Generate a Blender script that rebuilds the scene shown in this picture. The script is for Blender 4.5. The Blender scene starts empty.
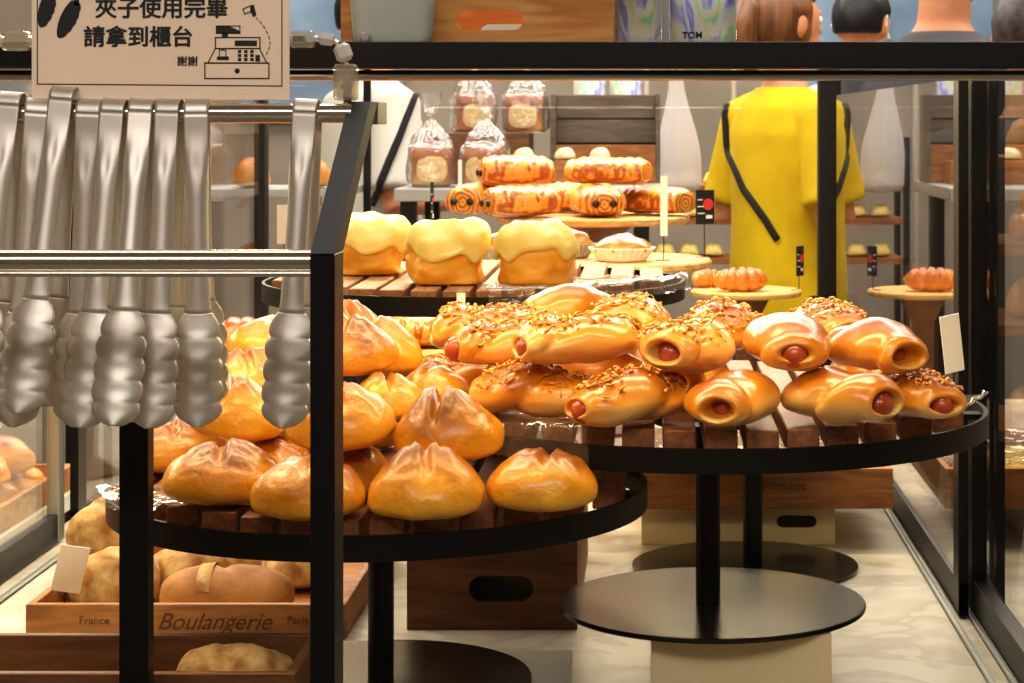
import bpy, bmesh, math, random
from mathutils import Vector, Matrix, noise
from mathutils.bvhtree import BVHTree
C = bpy.context.scene.collection
SC = bpy.context.scene
PI = math.pi
EYE, F, VX, VY = 1.35, 2050.0, 650.0, 120.0
FLOOR = EYE - 0.575                     # marble deck of the display case

def W(px, py, d):                       # a point seen at (px, py) and d metres away
    return Vector(((px-VX)*d/F, d, EYE-(py-VY)*d/F))
def X(px, d): return (px-VX)*d/F
def Z(py, d): return EYE-(py-VY)*d/F
def sm(a, b, x):
    t = max(0.0, min(1.0, (x-a)/(b-a))); return t*t*(3-2*t)
def nz(p, s, seed=0.0):
    return noise.noise(Vector((p[0]*s+seed, p[1]*s+seed*1.7, p[2]*s-seed)))

# ------------------------------------------------------------------ materials
def lin(h):
    h = h.lstrip('#'); out = []
    for i in (0, 2, 4):
        c = int(h[i:i+2], 16)/255
        out.append(c/12.92 if c <= .04045 else ((c+.055)/1.055)**2.4)
    return (*out, 1)
def newmat(name):
    m = bpy.data.materials.new(name); m.use_nodes = True
    nt = m.node_tree; nt.nodes.clear()
    out = nt.nodes.new('ShaderNodeOutputMaterial')
    return m, nt, out
def N(nt, t, **kw):
    n = nt.nodes.new(t)
    for k, v in kw.items():
        if k in n.inputs.keys() if hasattr(n.inputs, 'keys') else False: n.inputs[k].default_value = v
        else: setattr(n, k, v)
    return n
def principled(name, col, rough=.5, metal=0, coat=0, sss=0, spec=.5, col2=None, nscale=8, bump=0, bscale=60, aniso=None, emis=None, estr=0, stretch=None, contrast=(.35, .65), detail=4):
    m, nt, out = newmat(name)
    p = N(nt, 'ShaderNodeBsdfPrincipled')
    p.inputs['Roughness'].default_value = rough; p.inputs['Metallic'].default_value = metal
    p.inputs['Coat Weight'].default_value = coat; p.inputs['Coat Roughness'].default_value = .15
    p.inputs['Specular IOR Level'].default_value = spec
    if sss:
        p.inputs['Subsurface Weight'].default_value = sss; p.inputs['Subsurface Scale'].default_value = .008
        p.inputs['Subsurface Radius'].default_value = (1, .5, .2)
    tc = N(nt, 'ShaderNodeTexCoord'); mp = N(nt, 'ShaderNodeMapping')
    nt.links.new(tc.outputs['Object'], mp.inputs[0])
    if stretch: mp.inputs['Scale'].default_value = stretch
    if col2:
        n = N(nt, 'ShaderNodeTexNoise'); n.inputs['Scale'].default_value = nscale; n.inputs['Detail'].default_value = detail
        nt.links.new(mp.outputs[0], n.inputs['Vector'])
        r = N(nt, 'ShaderNodeValToRGB'); r.color_ramp.elements[0].position = contrast[0]; r.color_ramp.elements[1].position = contrast[1]
        r.color_ramp.elements[0].color = lin(col); r.color_ramp.elements[1].color = lin(col2)
        nt.links.new(n.outputs['Fac'], r.inputs[0]); nt.links.new(r.outputs[0], p.inputs['Base Color'])
    else: p.inputs['Base Color'].default_value = lin(col)
    if bump:
        b = N(nt, 'ShaderNodeTexNoise'); b.inputs['Scale'].default_value = bscale; b.inputs['Detail'].default_value = 5
        nt.links.new(mp.outputs[0], b.inputs['Vector'])
        bn = N(nt, 'ShaderNodeBump'); bn.inputs['Strength'].default_value = bump; bn.inputs['Distance'].default_value = .004
        nt.links.new(b.outputs['Fac'], bn.inputs['Height']); nt.links.new(bn.outputs[0], p.inputs['Normal'])
    if emis:
        p.inputs['Emission Color'].default_value = lin(emis); p.inputs['Emission Strength'].default_value = estr
    nt.links.new(p.outputs[0], out.inputs[0])
    return m
def crust(name, lo, mid, hi, zlo, zhi, rough=.3, coat=.35, var=.35, nscale=22, bump=.12, bscale=90, sss=.08):
    """baked dough: pale near its base, browner towards its top, mottled by noise (object space)"""
    m, nt, out = newmat(name)
    p = N(nt, 'ShaderNodeBsdfPrincipled'); p.inputs['Roughness'].default_value = rough
    p.inputs['Coat Weight'].default_value = coat; p.inputs['Coat Roughness'].default_value = .18
    if sss:
        p.inputs['Subsurface Weight'].default_value = sss; p.inputs['Subsurface Scale'].default_value = .006; p.inputs['Subsurface Radius'].default_value = (1, .45, .12)
    tc = N(nt, 'ShaderNodeTexCoord'); sep = N(nt, 'ShaderNodeSeparateXYZ'); nt.links.new(tc.outputs['Object'], sep.inputs[0])
    mr = N(nt, 'ShaderNodeMapRange'); mr.inputs['From Min'].default_value = zlo; mr.inputs['From Max'].default_value = zhi
    nt.links.new(sep.outputs['Z'], mr.inputs['Value'])
    oi = N(nt, 'ShaderNodeObjectInfo')
    ad = N(nt, 'ShaderNodeVectorMath', operation='ADD'); nt.links.new(tc.outputs['Object'], ad.inputs[0]); nt.links.new(oi.outputs['Random'], ad.inputs[1])
    n = N(nt, 'ShaderNodeTexNoise'); n.inputs['Scale'].default_value = nscale; n.inputs['Detail'].default_value = 4
    nt.links.new(ad.outputs[0], n.inputs['Vector'])
    s1 = N(nt, 'ShaderNodeMath', operation='MULTIPLY_ADD'); s1.inputs[1].default_value = var*2; s1.inputs[2].default_value = -var
    nt.links.new(n.outputs['Fac'], s1.inputs[0])
    rr = N(nt, 'ShaderNodeMath', operation='MULTIPLY_ADD'); rr.inputs[1].default_value = .24; rr.inputs[2].default_value = -.12
    nt.links.new(oi.outputs['Random'], rr.inputs[0])
    s2 = N(nt, 'ShaderNodeMath', operation='ADD'); nt.links.new(mr.outputs[0], s2.inputs[0]); nt.links.new(s1.outputs[0], s2.inputs[1])
    s3 = N(nt, 'ShaderNodeMath', operation='ADD'); nt.links.new(s2.outputs[0], s3.inputs[0]); nt.links.new(rr.outputs[0], s3.inputs[1])
    r = N(nt, 'ShaderNodeValToRGB'); cr = r.color_ramp
    cr.elements[0].position = .0; cr.elements[0].color = lin(lo); cr.elements[1].position = 1; cr.elements[1].color = lin(hi)
    e = cr.elements.new(.5); e.color = lin(mid)
    nt.links.new(s3.outputs[0], r.inputs[0]); nt.links.new(r.outputs[0], p.inputs['Base Color'])
    b = N(nt, 'ShaderNodeTexNoise'); b.inputs['Scale'].default_value = bscale; b.inputs['Detail'].default_value = 6
    nt.links.new(ad.outputs[0], b.inputs['Vector'])
    bn = N(nt, 'ShaderNodeBump'); bn.inputs['Strength'].default_value = bump; bn.inputs['Distance'].default_value = .004
    nt.links.new(b.outputs['Fac'], bn.inputs['Height']); nt.links.new(bn.outputs[0], p.inputs['Normal'])
    nt.links.new(p.outputs[0], out.inputs[0])
    return m
def wood(name, a, b, rough=.5, scale=14, axis='X', coat=0):
    m, nt, out = newmat(name)
    p = N(nt, 'ShaderNodeBsdfPrincipled'); p.inputs['Roughness'].default_value = rough; p.inputs['Coat Weight'].default_value = coat
    tc = N(nt, 'ShaderNodeTexCoord'); mp = N(nt, 'ShaderNodeMapping'); nt.links.new(tc.outputs['Object'], mp.inputs[0])
    mp.inputs['Scale'].default_value = {'X': (1, 8, 8), 'Y': (8, 1, 8), 'Z': (8, 8, 1)}[axis]
    oi = N(nt, 'ShaderNodeObjectInfo'); ad = N(nt, 'ShaderNodeVectorMath', operation='ADD')
    nt.links.new(mp.outputs[0], ad.inputs[0]); nt.links.new(oi.outputs['Random'], ad.inputs[1])
    n = N(nt, 'ShaderNodeTexNoise'); n.inputs['Scale'].default_value = scale; n.inputs['Detail'].default_value = 6; n.inputs['Distortion'].default_value = 1.2
    nt.links.new(ad.outputs[0], n.inputs['Vector'])
    r = N(nt, 'ShaderNodeValToRGB'); r.color_ramp.elements[0].position = .33; r.color_ramp.elements[1].position = .67
    r.color_ramp.elements[0].color = lin(a); r.color_ramp.elements[1].color = lin(b)
    nt.links.new(n.outputs['Fac'], r.inputs[0]); nt.links.new(r.outputs[0], p.inputs['Base Color'])
    bn = N(nt, 'ShaderNodeBump'); bn.inputs['Strength'].default_value = .15; bn.inputs['Distance'].default_value = .002
    nt.links.new(n.outputs['Fac'], bn.inputs['Height']); nt.links.new(bn.outputs[0], p.inputs['Normal'])
    nt.links.new(p.outputs[0], out.inputs[0])
    return m
def clear(name, tint='#ffffff', base=.04, gain=.96, power=5.0, rough=0.0, bump=0, bscale=30, milk=0, milkcol='#ffffff'):
    """thin clear sheet: see-through face on, mirror-like at a grazing angle (Schlick)"""
    m, nt, out = newmat(name)
    t = N(nt, 'ShaderNodeBsdfTransparent'); t.inputs[0].default_value = lin(tint)
    g = N(nt, 'ShaderNodeBsdfGlossy'); g.inputs['Roughness'].default_value = rough
    lw = N(nt, 'ShaderNodeLayerWeight'); lw.inputs['Blend'].default_value = .5
    pw = N(nt, 'ShaderNodeMath', operation='POWER'); pw.inputs[1].default_value = power; nt.links.new(lw.outputs['Facing'], pw.inputs[0])
    ma = N(nt, 'ShaderNodeMath', operation='MULTIPLY_ADD'); ma.inputs[1].default_value = gain; ma.inputs[2].default_value = base
    nt.links.new(pw.outputs[0], ma.inputs[0])
    mx = N(nt, 'ShaderNodeMixShader'); nt.links.new(ma.outputs[0], mx.inputs[0]); nt.links.new(t.outputs[0], mx.inputs[1]); nt.links.new(g.outputs[0], mx.inputs[2])
    last = mx
    if bump:
        tc = N(nt, 'ShaderNodeTexCoord'); b = N(nt, 'ShaderNodeTexNoise'); b.inputs['Scale'].default_value = bscale; nt.links.new(tc.outputs['Object'], b.inputs['Vector'])
        bn = N(nt, 'ShaderNodeBump'); bn.inputs['Strength'].default_value = bump; bn.inputs['Distance'].default_value = .01
        nt.links.new(b.outputs['Fac'], bn.inputs['Height']); nt.links.new(bn.outputs[0], g.inputs['Normal']); nt.links.new(bn.outputs[0], lw.inputs['Normal'])
    if milk:
        d = N(nt, 'ShaderNodeBsdfDiffuse'); d.inputs[0].default_value = lin(milkcol)
        m2 = N(nt, 'ShaderNodeMixShader'); m2.inputs[0].default_value = milk
        nt.links.new(mx.outputs[0], m2.inputs[1]); nt.links.new(d.outputs[0], m2.inputs[2]); last = m2
    nt.links.new(last.outputs[0], out.inputs[0])
    return m
def hologram(name):
    m, nt, out = newmat(name)
    p = N(nt, 'ShaderNodeBsdfPrincipled'); p.inputs['Roughness'].default_value = .25; p.inputs['Metallic'].default_value = .35
    tc = N(nt, 'ShaderNodeTexCoord'); mp = N(nt, 'ShaderNodeMapping'); mp.inputs['Scale'].default_value = (14, 14, 5)
    mp.inputs['Rotation'].default_value = (0, .5, .3)
    nt.links.new(tc.outputs['Object'], mp.inputs[0])
    n = N(nt, 'ShaderNodeTexNoise'); n.inputs['Scale'].default_value = 2.2; n.inputs['Distortion'].default_value = 1.5; nt.links.new(mp.outputs[0], n.inputs['Vector'])
    r = N(nt, 'ShaderNodeValToRGB'); cr = r.color_ramp
    cols = [(.25, '#c9c6d8'), (.36, '#8f8df0'), (.45, '#d9e8e2'), (.53, '#e9e0c8'), (.6, '#8ee6b8'), (.68, '#f2b9a0'), (.8, '#d6d2e6')]
    cr.elements[0].position = cols[0][0]; cr.elements[0].color = lin(cols[0][1]); cr.elements[1].position = cols[-1][0]; cr.elements[1].color = lin(cols[-1][1])
    for q, c in cols[1:-1]:
        e = cr.elements.new(q); e.color = lin(c)
    nt.links.new(n.outputs['Fac'], r.inputs[0]); nt.links.new(r.outputs[0], p.inputs['Base Color'])
    nt.links.new(p.outputs[0], out.inputs[0])
    return m
def marble():
    m, nt, out = newmat('marble')
    p = N(nt, 'ShaderNodeBsdfPrincipled'); p.inputs['Roughness'].default_value = .3
    tc = N(nt, 'ShaderNodeTexCoord'); n = N(nt, 'ShaderNodeTexNoise'); n.inputs['Scale'].default_value = 5; n.inputs['Detail'].default_value = 8; n.inputs['Distortion'].default_value = 2.2
    nt.links.new(tc.outputs['Object'], n.inputs['Vector'])
    r = N(nt, 'ShaderNodeValToRGB'); cr = r.color_ramp
    cr.elements[0].position = .3; cr.elements[0].color = lin('#cfc7b8'); cr.elements[1].position = .75; cr.elements[1].color = lin('#c8c0b0')
    e = cr.elements.new(.5); e.color = lin('#b3aa9b'); e = cr.elements.new(.55); e.color = lin('#cbc3b3')
    nt.links.new(n.outputs['Fac'], r.inputs[0]); nt.links.new(r.outputs[0], p.inputs['Base Color']); nt.links.new(p.outputs[0], out.inputs[0])
    return m
def rolled(name):
    """laminated pastry: rings round the object's X axis"""
    m, nt, out = newmat(name)
    p = N(nt, 'ShaderNodeBsdfPrincipled'); p.inputs['Roughness'].default_value = .32; p.inputs['Coat Weight'].default_value = .4
    tc = N(nt, 'ShaderNodeTexCoord'); w = N(nt, 'ShaderNodeTexWave'); w.wave_type = 'RINGS'; w.rings_direction = 'X'
    w.inputs['Scale'].default_value = 48; w.inputs['Distortion'].default_value = 5; w.inputs['Detail'].default_value = 2; w.inputs['Detail Scale'].default_value = 1.5
    nt.links.new(tc.outputs['Object'], w.inputs['Vector'])
    r = N(nt, 'ShaderNodeValToRGB'); r.color_ramp.elements[0].color = lin('#a04d18'); r.color_ramp.elements[1].color = lin('#e09a3c'); r.color_ramp.elements[1].position = .75
    nt.links.new(w.outputs['Fac'], r.inputs[0]); nt.links.new(r.outputs[0], p.inputs['Base Color'])
    bn = N(nt, 'ShaderNodeBump'); bn.inputs['Strength'].default_value = .4; bn.inputs['Distance'].default_value = .003
    nt.links.new(w.outputs['Fac'], bn.inputs['Height']); nt.links.new(bn.outputs[0], p.inputs['Normal']); nt.links.new(p.outputs[0], out.inputs[0])
    return m

M = dict(
    black=principled('black_metal', '#0b0b0d', .45, spec=.35),
    navy=principled('blue_black_metal', '#080a12', .65, bump=.08, bscale=900),
    steel=principled('brushed_steel', '#e2ddd6', .5, metal=.85, bump=.03, bscale=300, stretch=(1, 1, .05)),
    chrome=principled('chrome', '#cfc9c0', .16, metal=1),
    disc=principled('smoked_disc', '#2a2724', .2, metal=.55, spec=.6),
    lit_side=principled('lit_side_metal', '#6d6654', .5),  # the bracket's side-lit tone put into its colour
    glass=clear('pane_glass', base=.007), endglass=clear('end_pane_glass', base=.006, gain=.8),
    sideglass=clear('side_glass', base=.05, gain=1.0, power=3.6),
    leftglass=clear('left_side_glass', base=.04, gain=.5, power=3.6),
    film=clear('cellophane', base=.05, gain=.9, power=2.2, rough=.06, bump=.5, bscale=40, milk=.05, milkcol='#f4e6cc'),
    bag=clear('bag_film', base=.10, gain=.9, power=2.0, rough=.08, bump=.7, bscale=45, milk=.05),
    acrylic=clear('clear_acrylic', tint='#f2efe8', base=.08, gain=.9, power=2.5, milk=.22, milkcol='#e8e0d0'),
    frosted=clear('frosted_plastic', tint='#dfe6e4', base=.06, gain=.5, power=3, rough=.3, milk=.55, milkcol='#d9ddd8'),
    bun=crust('bun_crust', '#eaae38', '#d38a10', '#7c3c04', -.020, .044, rough=.36, coat=.35, var=.6, nscale=18, bump=.35, bscale=110, sss=.03),
    hot=crust('hotdog_dough', '#f4d084', '#d88a20', '#8a4009', -.024, .030, rough=.3, coat=.4, var=.45, nscale=13, bump=.15, bscale=60, sss=.03),
    sausage=principled('sausage_skin', '#c25a38', .25, coat=.5, col2='#a33f22', nscale=60, sss=.1),
    flake=principled('baked_flakes', '#e6a94c', .5, col2='#bd752d', nscale=120, coat=.15),
    brio=crust('brioche_side', '#de9422', '#ecaa30', '#f2bd50', -.01, .06, rough=.45, coat=.1, var=.6, nscale=34, bump=.3, bscale=70, sss=.05),
    cream=principled('yellow_topping', '#f3d56e', .5, col2='#f8e596', nscale=30, bump=.25, bscale=60, sss=.15),
    crois=crust('croissant_crust', '#eaa23c', '#d98426', '#a8541a', -.02, .03, rough=.3, coat=.5, var=.6, nscale=40),
    rolled=rolled('rolled_pastry'),
    choc=principled('chocolate', '#2c1409', .4),
    loaf=crust('floury_loaf', '#d9b27a', '#c08a4a', '#8a5526', -.03, .045, rough=.65, coat=0, var=.6, nscale=20, bump=.5, bscale=60, sss=0),
    flour=principled('flour_dusted', '#cfb27c', .85, col2='#94642f', nscale=45, bump=.6, bscale=90, contrast=(.32, .68), detail=8),
    toast=crust('tin_loaf', '#e2b26a', '#c97c2c', '#8e4614', -.02, .09, rough=.5, coat=.1, var=.5, nscale=20),
    crumb=principled('cut_crumb', '#edd6a4', .8, col2='#dcb877', nscale=90),
    paper=principled('white_paper', '#eee7da', .7),
    greypaper=principled('grey_parchment', '#b5ab9c', .7, col2='#8f877c', nscale=20),
    slat=wood('slat_wood', '#7a4d2c', '#a87547', .5, 10, 'Y'),
    slatdark=wood('slat_wood_walnut', '#6d4129', '#95603d', .5, 10, 'Y'),
    cratew=wood('crate_pine', '#84522a', '#b07840', .55, 9, 'X'),
    cratedk=wood('crate_brown', '#5a381d', '#7d5230', .55, 9, 'X'),
    cratetop=wood('crate_oak', '#bd7838', '#e0a45c', .45, 8, 'X'),
    boardw=wood('board_beech', '#c08a48', '#e0b673', .5, 8, 'X'),
    ply=principled('cream_ply', '#e2d2ac', .6, col2='#d9c69b', nscale=6),
    backdrop=wood('grey_brown_wood', '#5d5248', '#776a5c', .6, 8, 'X'),
    white=principled('white_laminate', '#cfccc4', .4),
    silver=principled('anodised_silver', '#b9bcb8', .35, metal=.8),
    marble=marble(),
    signcard=principled('sign_card', '#fde6d0', .6, col2='#fae0c8', nscale=3),
    ink=principled('dark_ink', '#26262b', .6),
    red=principled('red_print', '#d23b35', .5),
    inkwhite=principled('white_print', '#eceae6', .5),
    brownink=principled('brown_stamp', '#5a3a20', .7),
    holo=hologram('holographic_foil'),
    yellow=principled('yellow_cotton', '#e0c00c', .85, col2='#d2b008', nscale=12, bump=.15, bscale=25),
    whitecloth=principled('white_cotton', '#d9d6cc', .85, bump=.2, bscale=20),
    lilac=principled('pale_lilac_cotton', '#b9b3b5', .85, bump=.2, bscale=20),  # pale shirt tone stands in for the carrier bag's reflection
    greycloth=principled('grey_cotton', '#4a4a50', .85),
    denim=principled('dark_trousers', '#23262e', .85),
    skin=principled('skin', '#d79a72', .5, sss=.15, col2='#cf8d66', nscale=20),
    brownhair=principled('brown_hair', '#5a3a22', .45, col2='#8a5c38', nscale=40, stretch=(1, 1, .1)),
    blackhair=principled('black_hair', '#0d0c0e', .5),
    darkhair=principled('dark_hair', '#2a2226', .5, col2='#4a3c3e', nscale=60),
    eye=principled('eye_white', '#e9e6e0', .3), iris=principled('iris', '#2a1a10', .2), lip=principled('lip', '#b0605a', .4),
    bagwhite=clear('white_carrier_film', base=.05, gain=.4, power=2, rough=.3, milk=.72, milkcol='#dcd6d6'),
    wallc=principled('dark_wall_paint', '#8c8274', .7, col2='#7b7265', nscale=3),
    wallw=principled('warm_wall_paint', '#9c8f7c', .7, col2='#928570', nscale=2),
    ceil=principled('ceiling_paint', '#c9c2b6', .8, col2='#c2bbb0', nscale=2),
    tile=principled('floor_tile', '#8d8478', .5, col2='#7d7469', nscale=4),
    bluepanel=principled('blue_grey_panel', '#7d94a8', .4, col2='#566b80', nscale=3),
    greyshelf=principled('grey_shelf', '#a9a7a5', .4),
    felt=principled('dark_felt', '#211f20', .9),
    lemon=principled('lemon_sweets', '#f2d040', .5, col2='#e6a92c', nscale=40),
    green=principled('pale_green_glaze', '#cfd29a', .5, col2='#e2dfb2', nscale=30),
)

# ------------------------------------------------------------------ object helpers
def tag(o, label=None, cat=None, group=None, kind=None):
    if label: o['label'] = label
    if cat: o['category'] = cat
    if group: o['group'] = group
    if kind: o['kind'] = kind
    return o
def thing(name, label, cat, loc=(0, 0, 0), rz=0, group=None):
    o = bpy.data.objects.new(name, None); C.objects.link(o); o.empty_display_size = .02
    o.location = loc; o.rotation_euler = (0, 0, rz)
    return tag(o, label, cat, group)
def me_from(bm, name, smooth=False):
    bmesh.ops.recalc_face_normals(bm, faces=bm.faces)
    me = bpy.data.meshes.new(name); bm.to_mesh(me); bm.free()
    if smooth:
        for p in me.polygons: p.use_smooth = True
    return me
def obj(name, me, mat, parent=None, loc=None, rot=None):
    if isinstance(me, bmesh.types.BMesh): me = me_from(me, name)
    if mat and not me.materials:
        me.materials.append(mat)
    o = bpy.data.objects.new(name, me); C.objects.link(o)
    if parent: o.parent = parent
    if loc is not None: o.location = loc
    if rot is not None: o.rotation_euler = rot
    return o
def copy_tree(o, parent=None, depth=0):
    c = o.copy(); C.objects.link(c); c.parent = parent
    for ch in list(o.children): copy_tree(ch, c)
    return c
def struct(name, me, mat, loc=None):
    o = obj(name, me, mat, None, loc); o['kind'] = 'structure'; return o

def box(bm, x0, x1, y0, y1, z0, z1, bevel=0, seg=2):
    r = bmesh.ops.create_cube(bm, size=1.0)
    vs = r['verts']
    for v in vs:
        v.co = Vector(((x0+x1)/2+v.co.x*(x1-x0), (y0+y1)/2+v.co.y*(y1-y0), (z0+z1)/2+v.co.z*(z1-z0)))
    if bevel:
        es = list({e for v in vs for e in v.link_edges})
        bmesh.ops.bevel(bm, geom=es, offset=bevel, segments=seg, affect='EDGES', profile=.6)
    return bm
def boxm(x0, x1, y0, y1, z0, z1, bevel=0, seg=2):
    return box(bmesh.new(), x0, x1, y0, y1, z0, z1, bevel, seg)
def lathe(bm, prof, n=48, c=(0, 0, 0)):
    rings = []
    for r, z in prof:
        if r < 1e-6: rings.append([bm.verts.new((c[0], c[1], c[2]+z))])
        else: rings.append([bm.verts.new((c[0]+r*math.cos(2*PI*i/n), c[1]+r*math.sin(2*PI*i/n), c[2]+z)) for i in range(n)])
    for a, b in zip(rings, rings[1:]):
        if len(a) == 1 and len(b) == 1: continue
        for i in range(n):
            j = (i+1) % n
            if len(a) == 1: bm.faces.new((a[0], b[i], b[j]))
            elif len(b) == 1: bm.faces.new((a[i], a[j], b[0]))
            else: bm.faces.new((a[i], a[j], b[j], b[i]))
    return bm
def tube(bm, pts, rad, n=10, flat=1.0, caps=True):
    pts = [Vector(p) for p in pts]
    rads = rad if isinstance(rad, (list, tuple)) else [rad]*len(pts)
    rings = []; up = None
    for i, p in enumerate(pts):
        t = (pts[min(i+1, len(pts)-1)]-pts[max(i-1, 0)]).normalized()
        if up is None:
            up = Vector((0, 0, 1)) if abs(t.z) < .9 else Vector((0, 1, 0))
        a = t.cross(up).normalized(); b = a.cross(t).normalized(); up = b
        rings.append([bm.verts.new(p+a*math.cos(2*PI*k/n)*rads[i]+b*math.sin(2*PI*k/n)*rads[i]*flat) for k in range(n)])
    for A, B in zip(rings, rings[1:]):
        for k in range(n):
            bm.faces.new((A[k], A[(k+1) % n], B[(k+1) % n], B[k]))
    if caps:
        bm.faces.new(rings[0][::-1]); bm.faces.new(rings[-1])
    return bm
def surf(f, nu=36, nv=22, bm=None):
    """closed surface f(u in 0..2pi, v in 0..1); v=0 and v=1 are poles"""
    bm = bm or bmesh.new()
    rows = []
    for j in range(nv+1):
        v = j/nv
        if j in (0, nv): rows.append([bm.verts.new(f(0, v))])
        else: rows.append([bm.verts.new(f(2*PI*i/nu, v)) for i in range(nu)])
    for A, B in zip(rows, rows[1:]):
        for i in range(nu):
            k = (i+1) % nu
            if len(A) == 1: bm.faces.new((A[0], B[i], B[k]))
            elif len(B) == 1: bm.faces.new((A[i], A[k], B[0]))
            else: bm.faces.new((A[i], A[k], B[k], B[i]))
    return bm
def sheet(f, nu, nv, bm=None):
    bm = bm or bmesh.new()
    g = [[bm.verts.new(f(i/nu, j/nv)) for i in range(nu+1)] for j in range(nv+1)]
    for j in range(nv):
        for i in range(nu): bm.faces.new((g[j][i], g[j][i+1], g[j+1][i+1], g[j+1][i]))
    return bm
def solid(o, th):
    md = o.modifiers.new('thickness', 'SOLIDIFY'); md.thickness = th; md.offset = 0
    return o
def sgnpow(x, p): return math.copysign(abs(x)**p, x)
def text(body, size, mat, name, parent, loc, rot=(PI/2, 0, 0), bold=0, shear=0, align='LEFT', spacing=1.0, thick=0):
    c = bpy.data.curves.new('lettering', 'FONT'); c.body = body; c.size = size; c.offset = bold; c.shear = shear; c.align_x = align; c.space_character = spacing
    c.extrude = .00012
    o = bpy.data.objects.new('lettering_source', c); C.objects.link(o); bpy.context.view_layer.update()
    me = bpy.data.meshes.new_from_object(o.evaluated_get(bpy.context.evaluated_depsgraph_get()))
    bpy.data.objects.remove(o); bpy.data.curves.remove(c)
    me.materials.clear()
    if thick:                            # a heavier weight: the outline laid over itself, shifted by part of a stroke
        bm = bmesh.new()
        for i, (dx, dy) in enumerate(((-.5, 0), (.5, 0), (0, .4), (0, -.4), (0, 0))):
            n0 = len(bm.verts); bm.from_mesh(me); bm.verts.ensure_lookup_table()
            for v in bm.verts[n0:]: v.co += Vector((dx*thick, dy*thick, i*.00001))
        bm.to_mesh(me); bm.free()
    return obj(name, me, mat, parent, loc, rot)

# ------------------------------------------------------------------ the room
struct('floor', boxm(-3.2, 3.2, -1.8, 7.6, -.06, 0), M['tile'])
struct('ceiling', boxm(-3.2, 3.2, -1.8, 7.6, 3.0, 3.06), M['ceil'])
struct('wall_back', boxm(-3.2, 3.2, 7.5, 7.6, 0, 3.0), M['wallc'])
struct('wall_front', boxm(-3.2, 3.2, -1.8, -1.7, 0, 3.0), M['wallw'])
struct('wall_left', boxm(-3.2, -3.1, -1.7, 7.5, 0, 3.0), M['wallw'])
struct('wall_right', boxm(3.1, 3.2, -1.7, 7.5, 0, 3.0), M['wallw'])
struct('trim_1', boxm(.55, 1.25, 7.46, 7.5, 1.3, 2.0, .004), M['bluepanel'])
struct('trim_2', boxm(-1.5, -.9, 7.46, 7.5, 1.35, 2.0, .004), M['bluepanel'])

# ------------------------------------------------------------------ the glass display case
GX0, GX1, GY0, GY1 = -.78, .355, 1.665, 4.16
case = thing('display_case', 'long glass bakery case with black top rail and pale marble deck', 'display case', (0, 0, 0))
def cp(name, me, mat, par=None, label=None):
    o = obj(name, me, mat, par or case)
    if label: o['label'] = label
    return o
cp('base_cabinet', boxm(-.83, .42, 1.64, 4.22, 0, FLOOR-.03, .004), M['white'])
cp('marble_deck', boxm(-.835, .425, 1.635, 4.225, FLOOR-.0295, FLOOR, .002), M['marble'], label='pale veined marble deck')
cp('front_pane', boxm(-.78, .40, 1.663, 1.667, FLOOR+.001, EYE+.036), M['glass'])
cp('mullion', boxm(X(119, 1.632), X(148, 1.632), 1.632, 1.6515, FLOOR+.0006, EYE+.0610, .0008, 1), M['black'])
cp('front_rail', boxm(-1.25, .60, 1.652, 1.70, EYE+.0420, EYE+.0632, .001), M['black'], label='black metal top rail')
bm = bmesh.new(); tube(bm, [(-1.2, 1.68, EYE+.0365), (.58, 1.68, EYE+.0365)], .0044, 16)
cp('light_tube', me_from(bm, 'light_tube', True), M['chrome'], label='chrome tube under the rail')
cp('top_shelf', boxm(-.6, .4, 1.7005, 2.05, EYE+.0535, EYE+.0610), M['black'])
cp('end_pane', boxm(-.775, .335, 4.158, 4.162, FLOOR+.001, EYE+.10), M['endglass'])
cp('corner_post', boxm(.341, .386, 4.14, 4.185, FLOOR+.0005, EYE+.11, .002), M['black'])
cp('corner_post', boxm(-.80, -.778, 4.14, 4.185, FLOOR+.0005, EYE+.11, .002), M['black'])
def door(name, xa, xb, ya, yb, stile_y, top, sil=False, tall=.042, gm='sideglass'):
    d = thing(name, None, None); d.parent = case
    xm = (xa+xb)/2
    cp('pane', boxm(xm-.002, xm+.002, ya+.004, yb-.004, FLOOR+tall-.002, EYE+top), M[gm], d)
    cp('bottom_rail', boxm(xa, xb, ya, yb, FLOOR+.004, FLOOR+tall, .001), M['black'], d)
    for (s0, s1) in stile_y:
        cp('stile', boxm(xa-.0004, xb+.0004, s0, s1, FLOOR+.0035, EYE+top, .001), M['silver' if sil else 'black'], d)
door('sliding_door', .3555, .3665, 2.36, 4.135, [(2.36, 2.40)], .048)
door('sliding_door', .374, .394, 1.672, 2.41, [(2.375, 2.412)], .048)
door('sliding_door', -.792, -.781, 2.80, 4.135, [(2.80, 2.84)], .048, gm='leftglass')
door('sliding_door', -.815, -.800, 1.672, 2.80, [(2.77, 2.80)], .048, True, gm='leftglass')
for xs in ((.3445, .3475, .3505), (.3675, .3695, .3725), (-.7775, -.7745, -.7715)):
    bm = bmesh.new(); box(bm, xs[0], xs[2], 1.67, 4.13, FLOOR, FLOOR+.0022)
    box(bm, xs[0], xs[0]+.001, 1.67, 4.13, FLOOR, FLOOR+.006); box(bm, xs[2]-.001, xs[2], 1.67, 4.13, FLOOR, FLOOR+.006)
    cp('floor_track', bm, M['silver'], label='silver sliding track')

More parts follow.
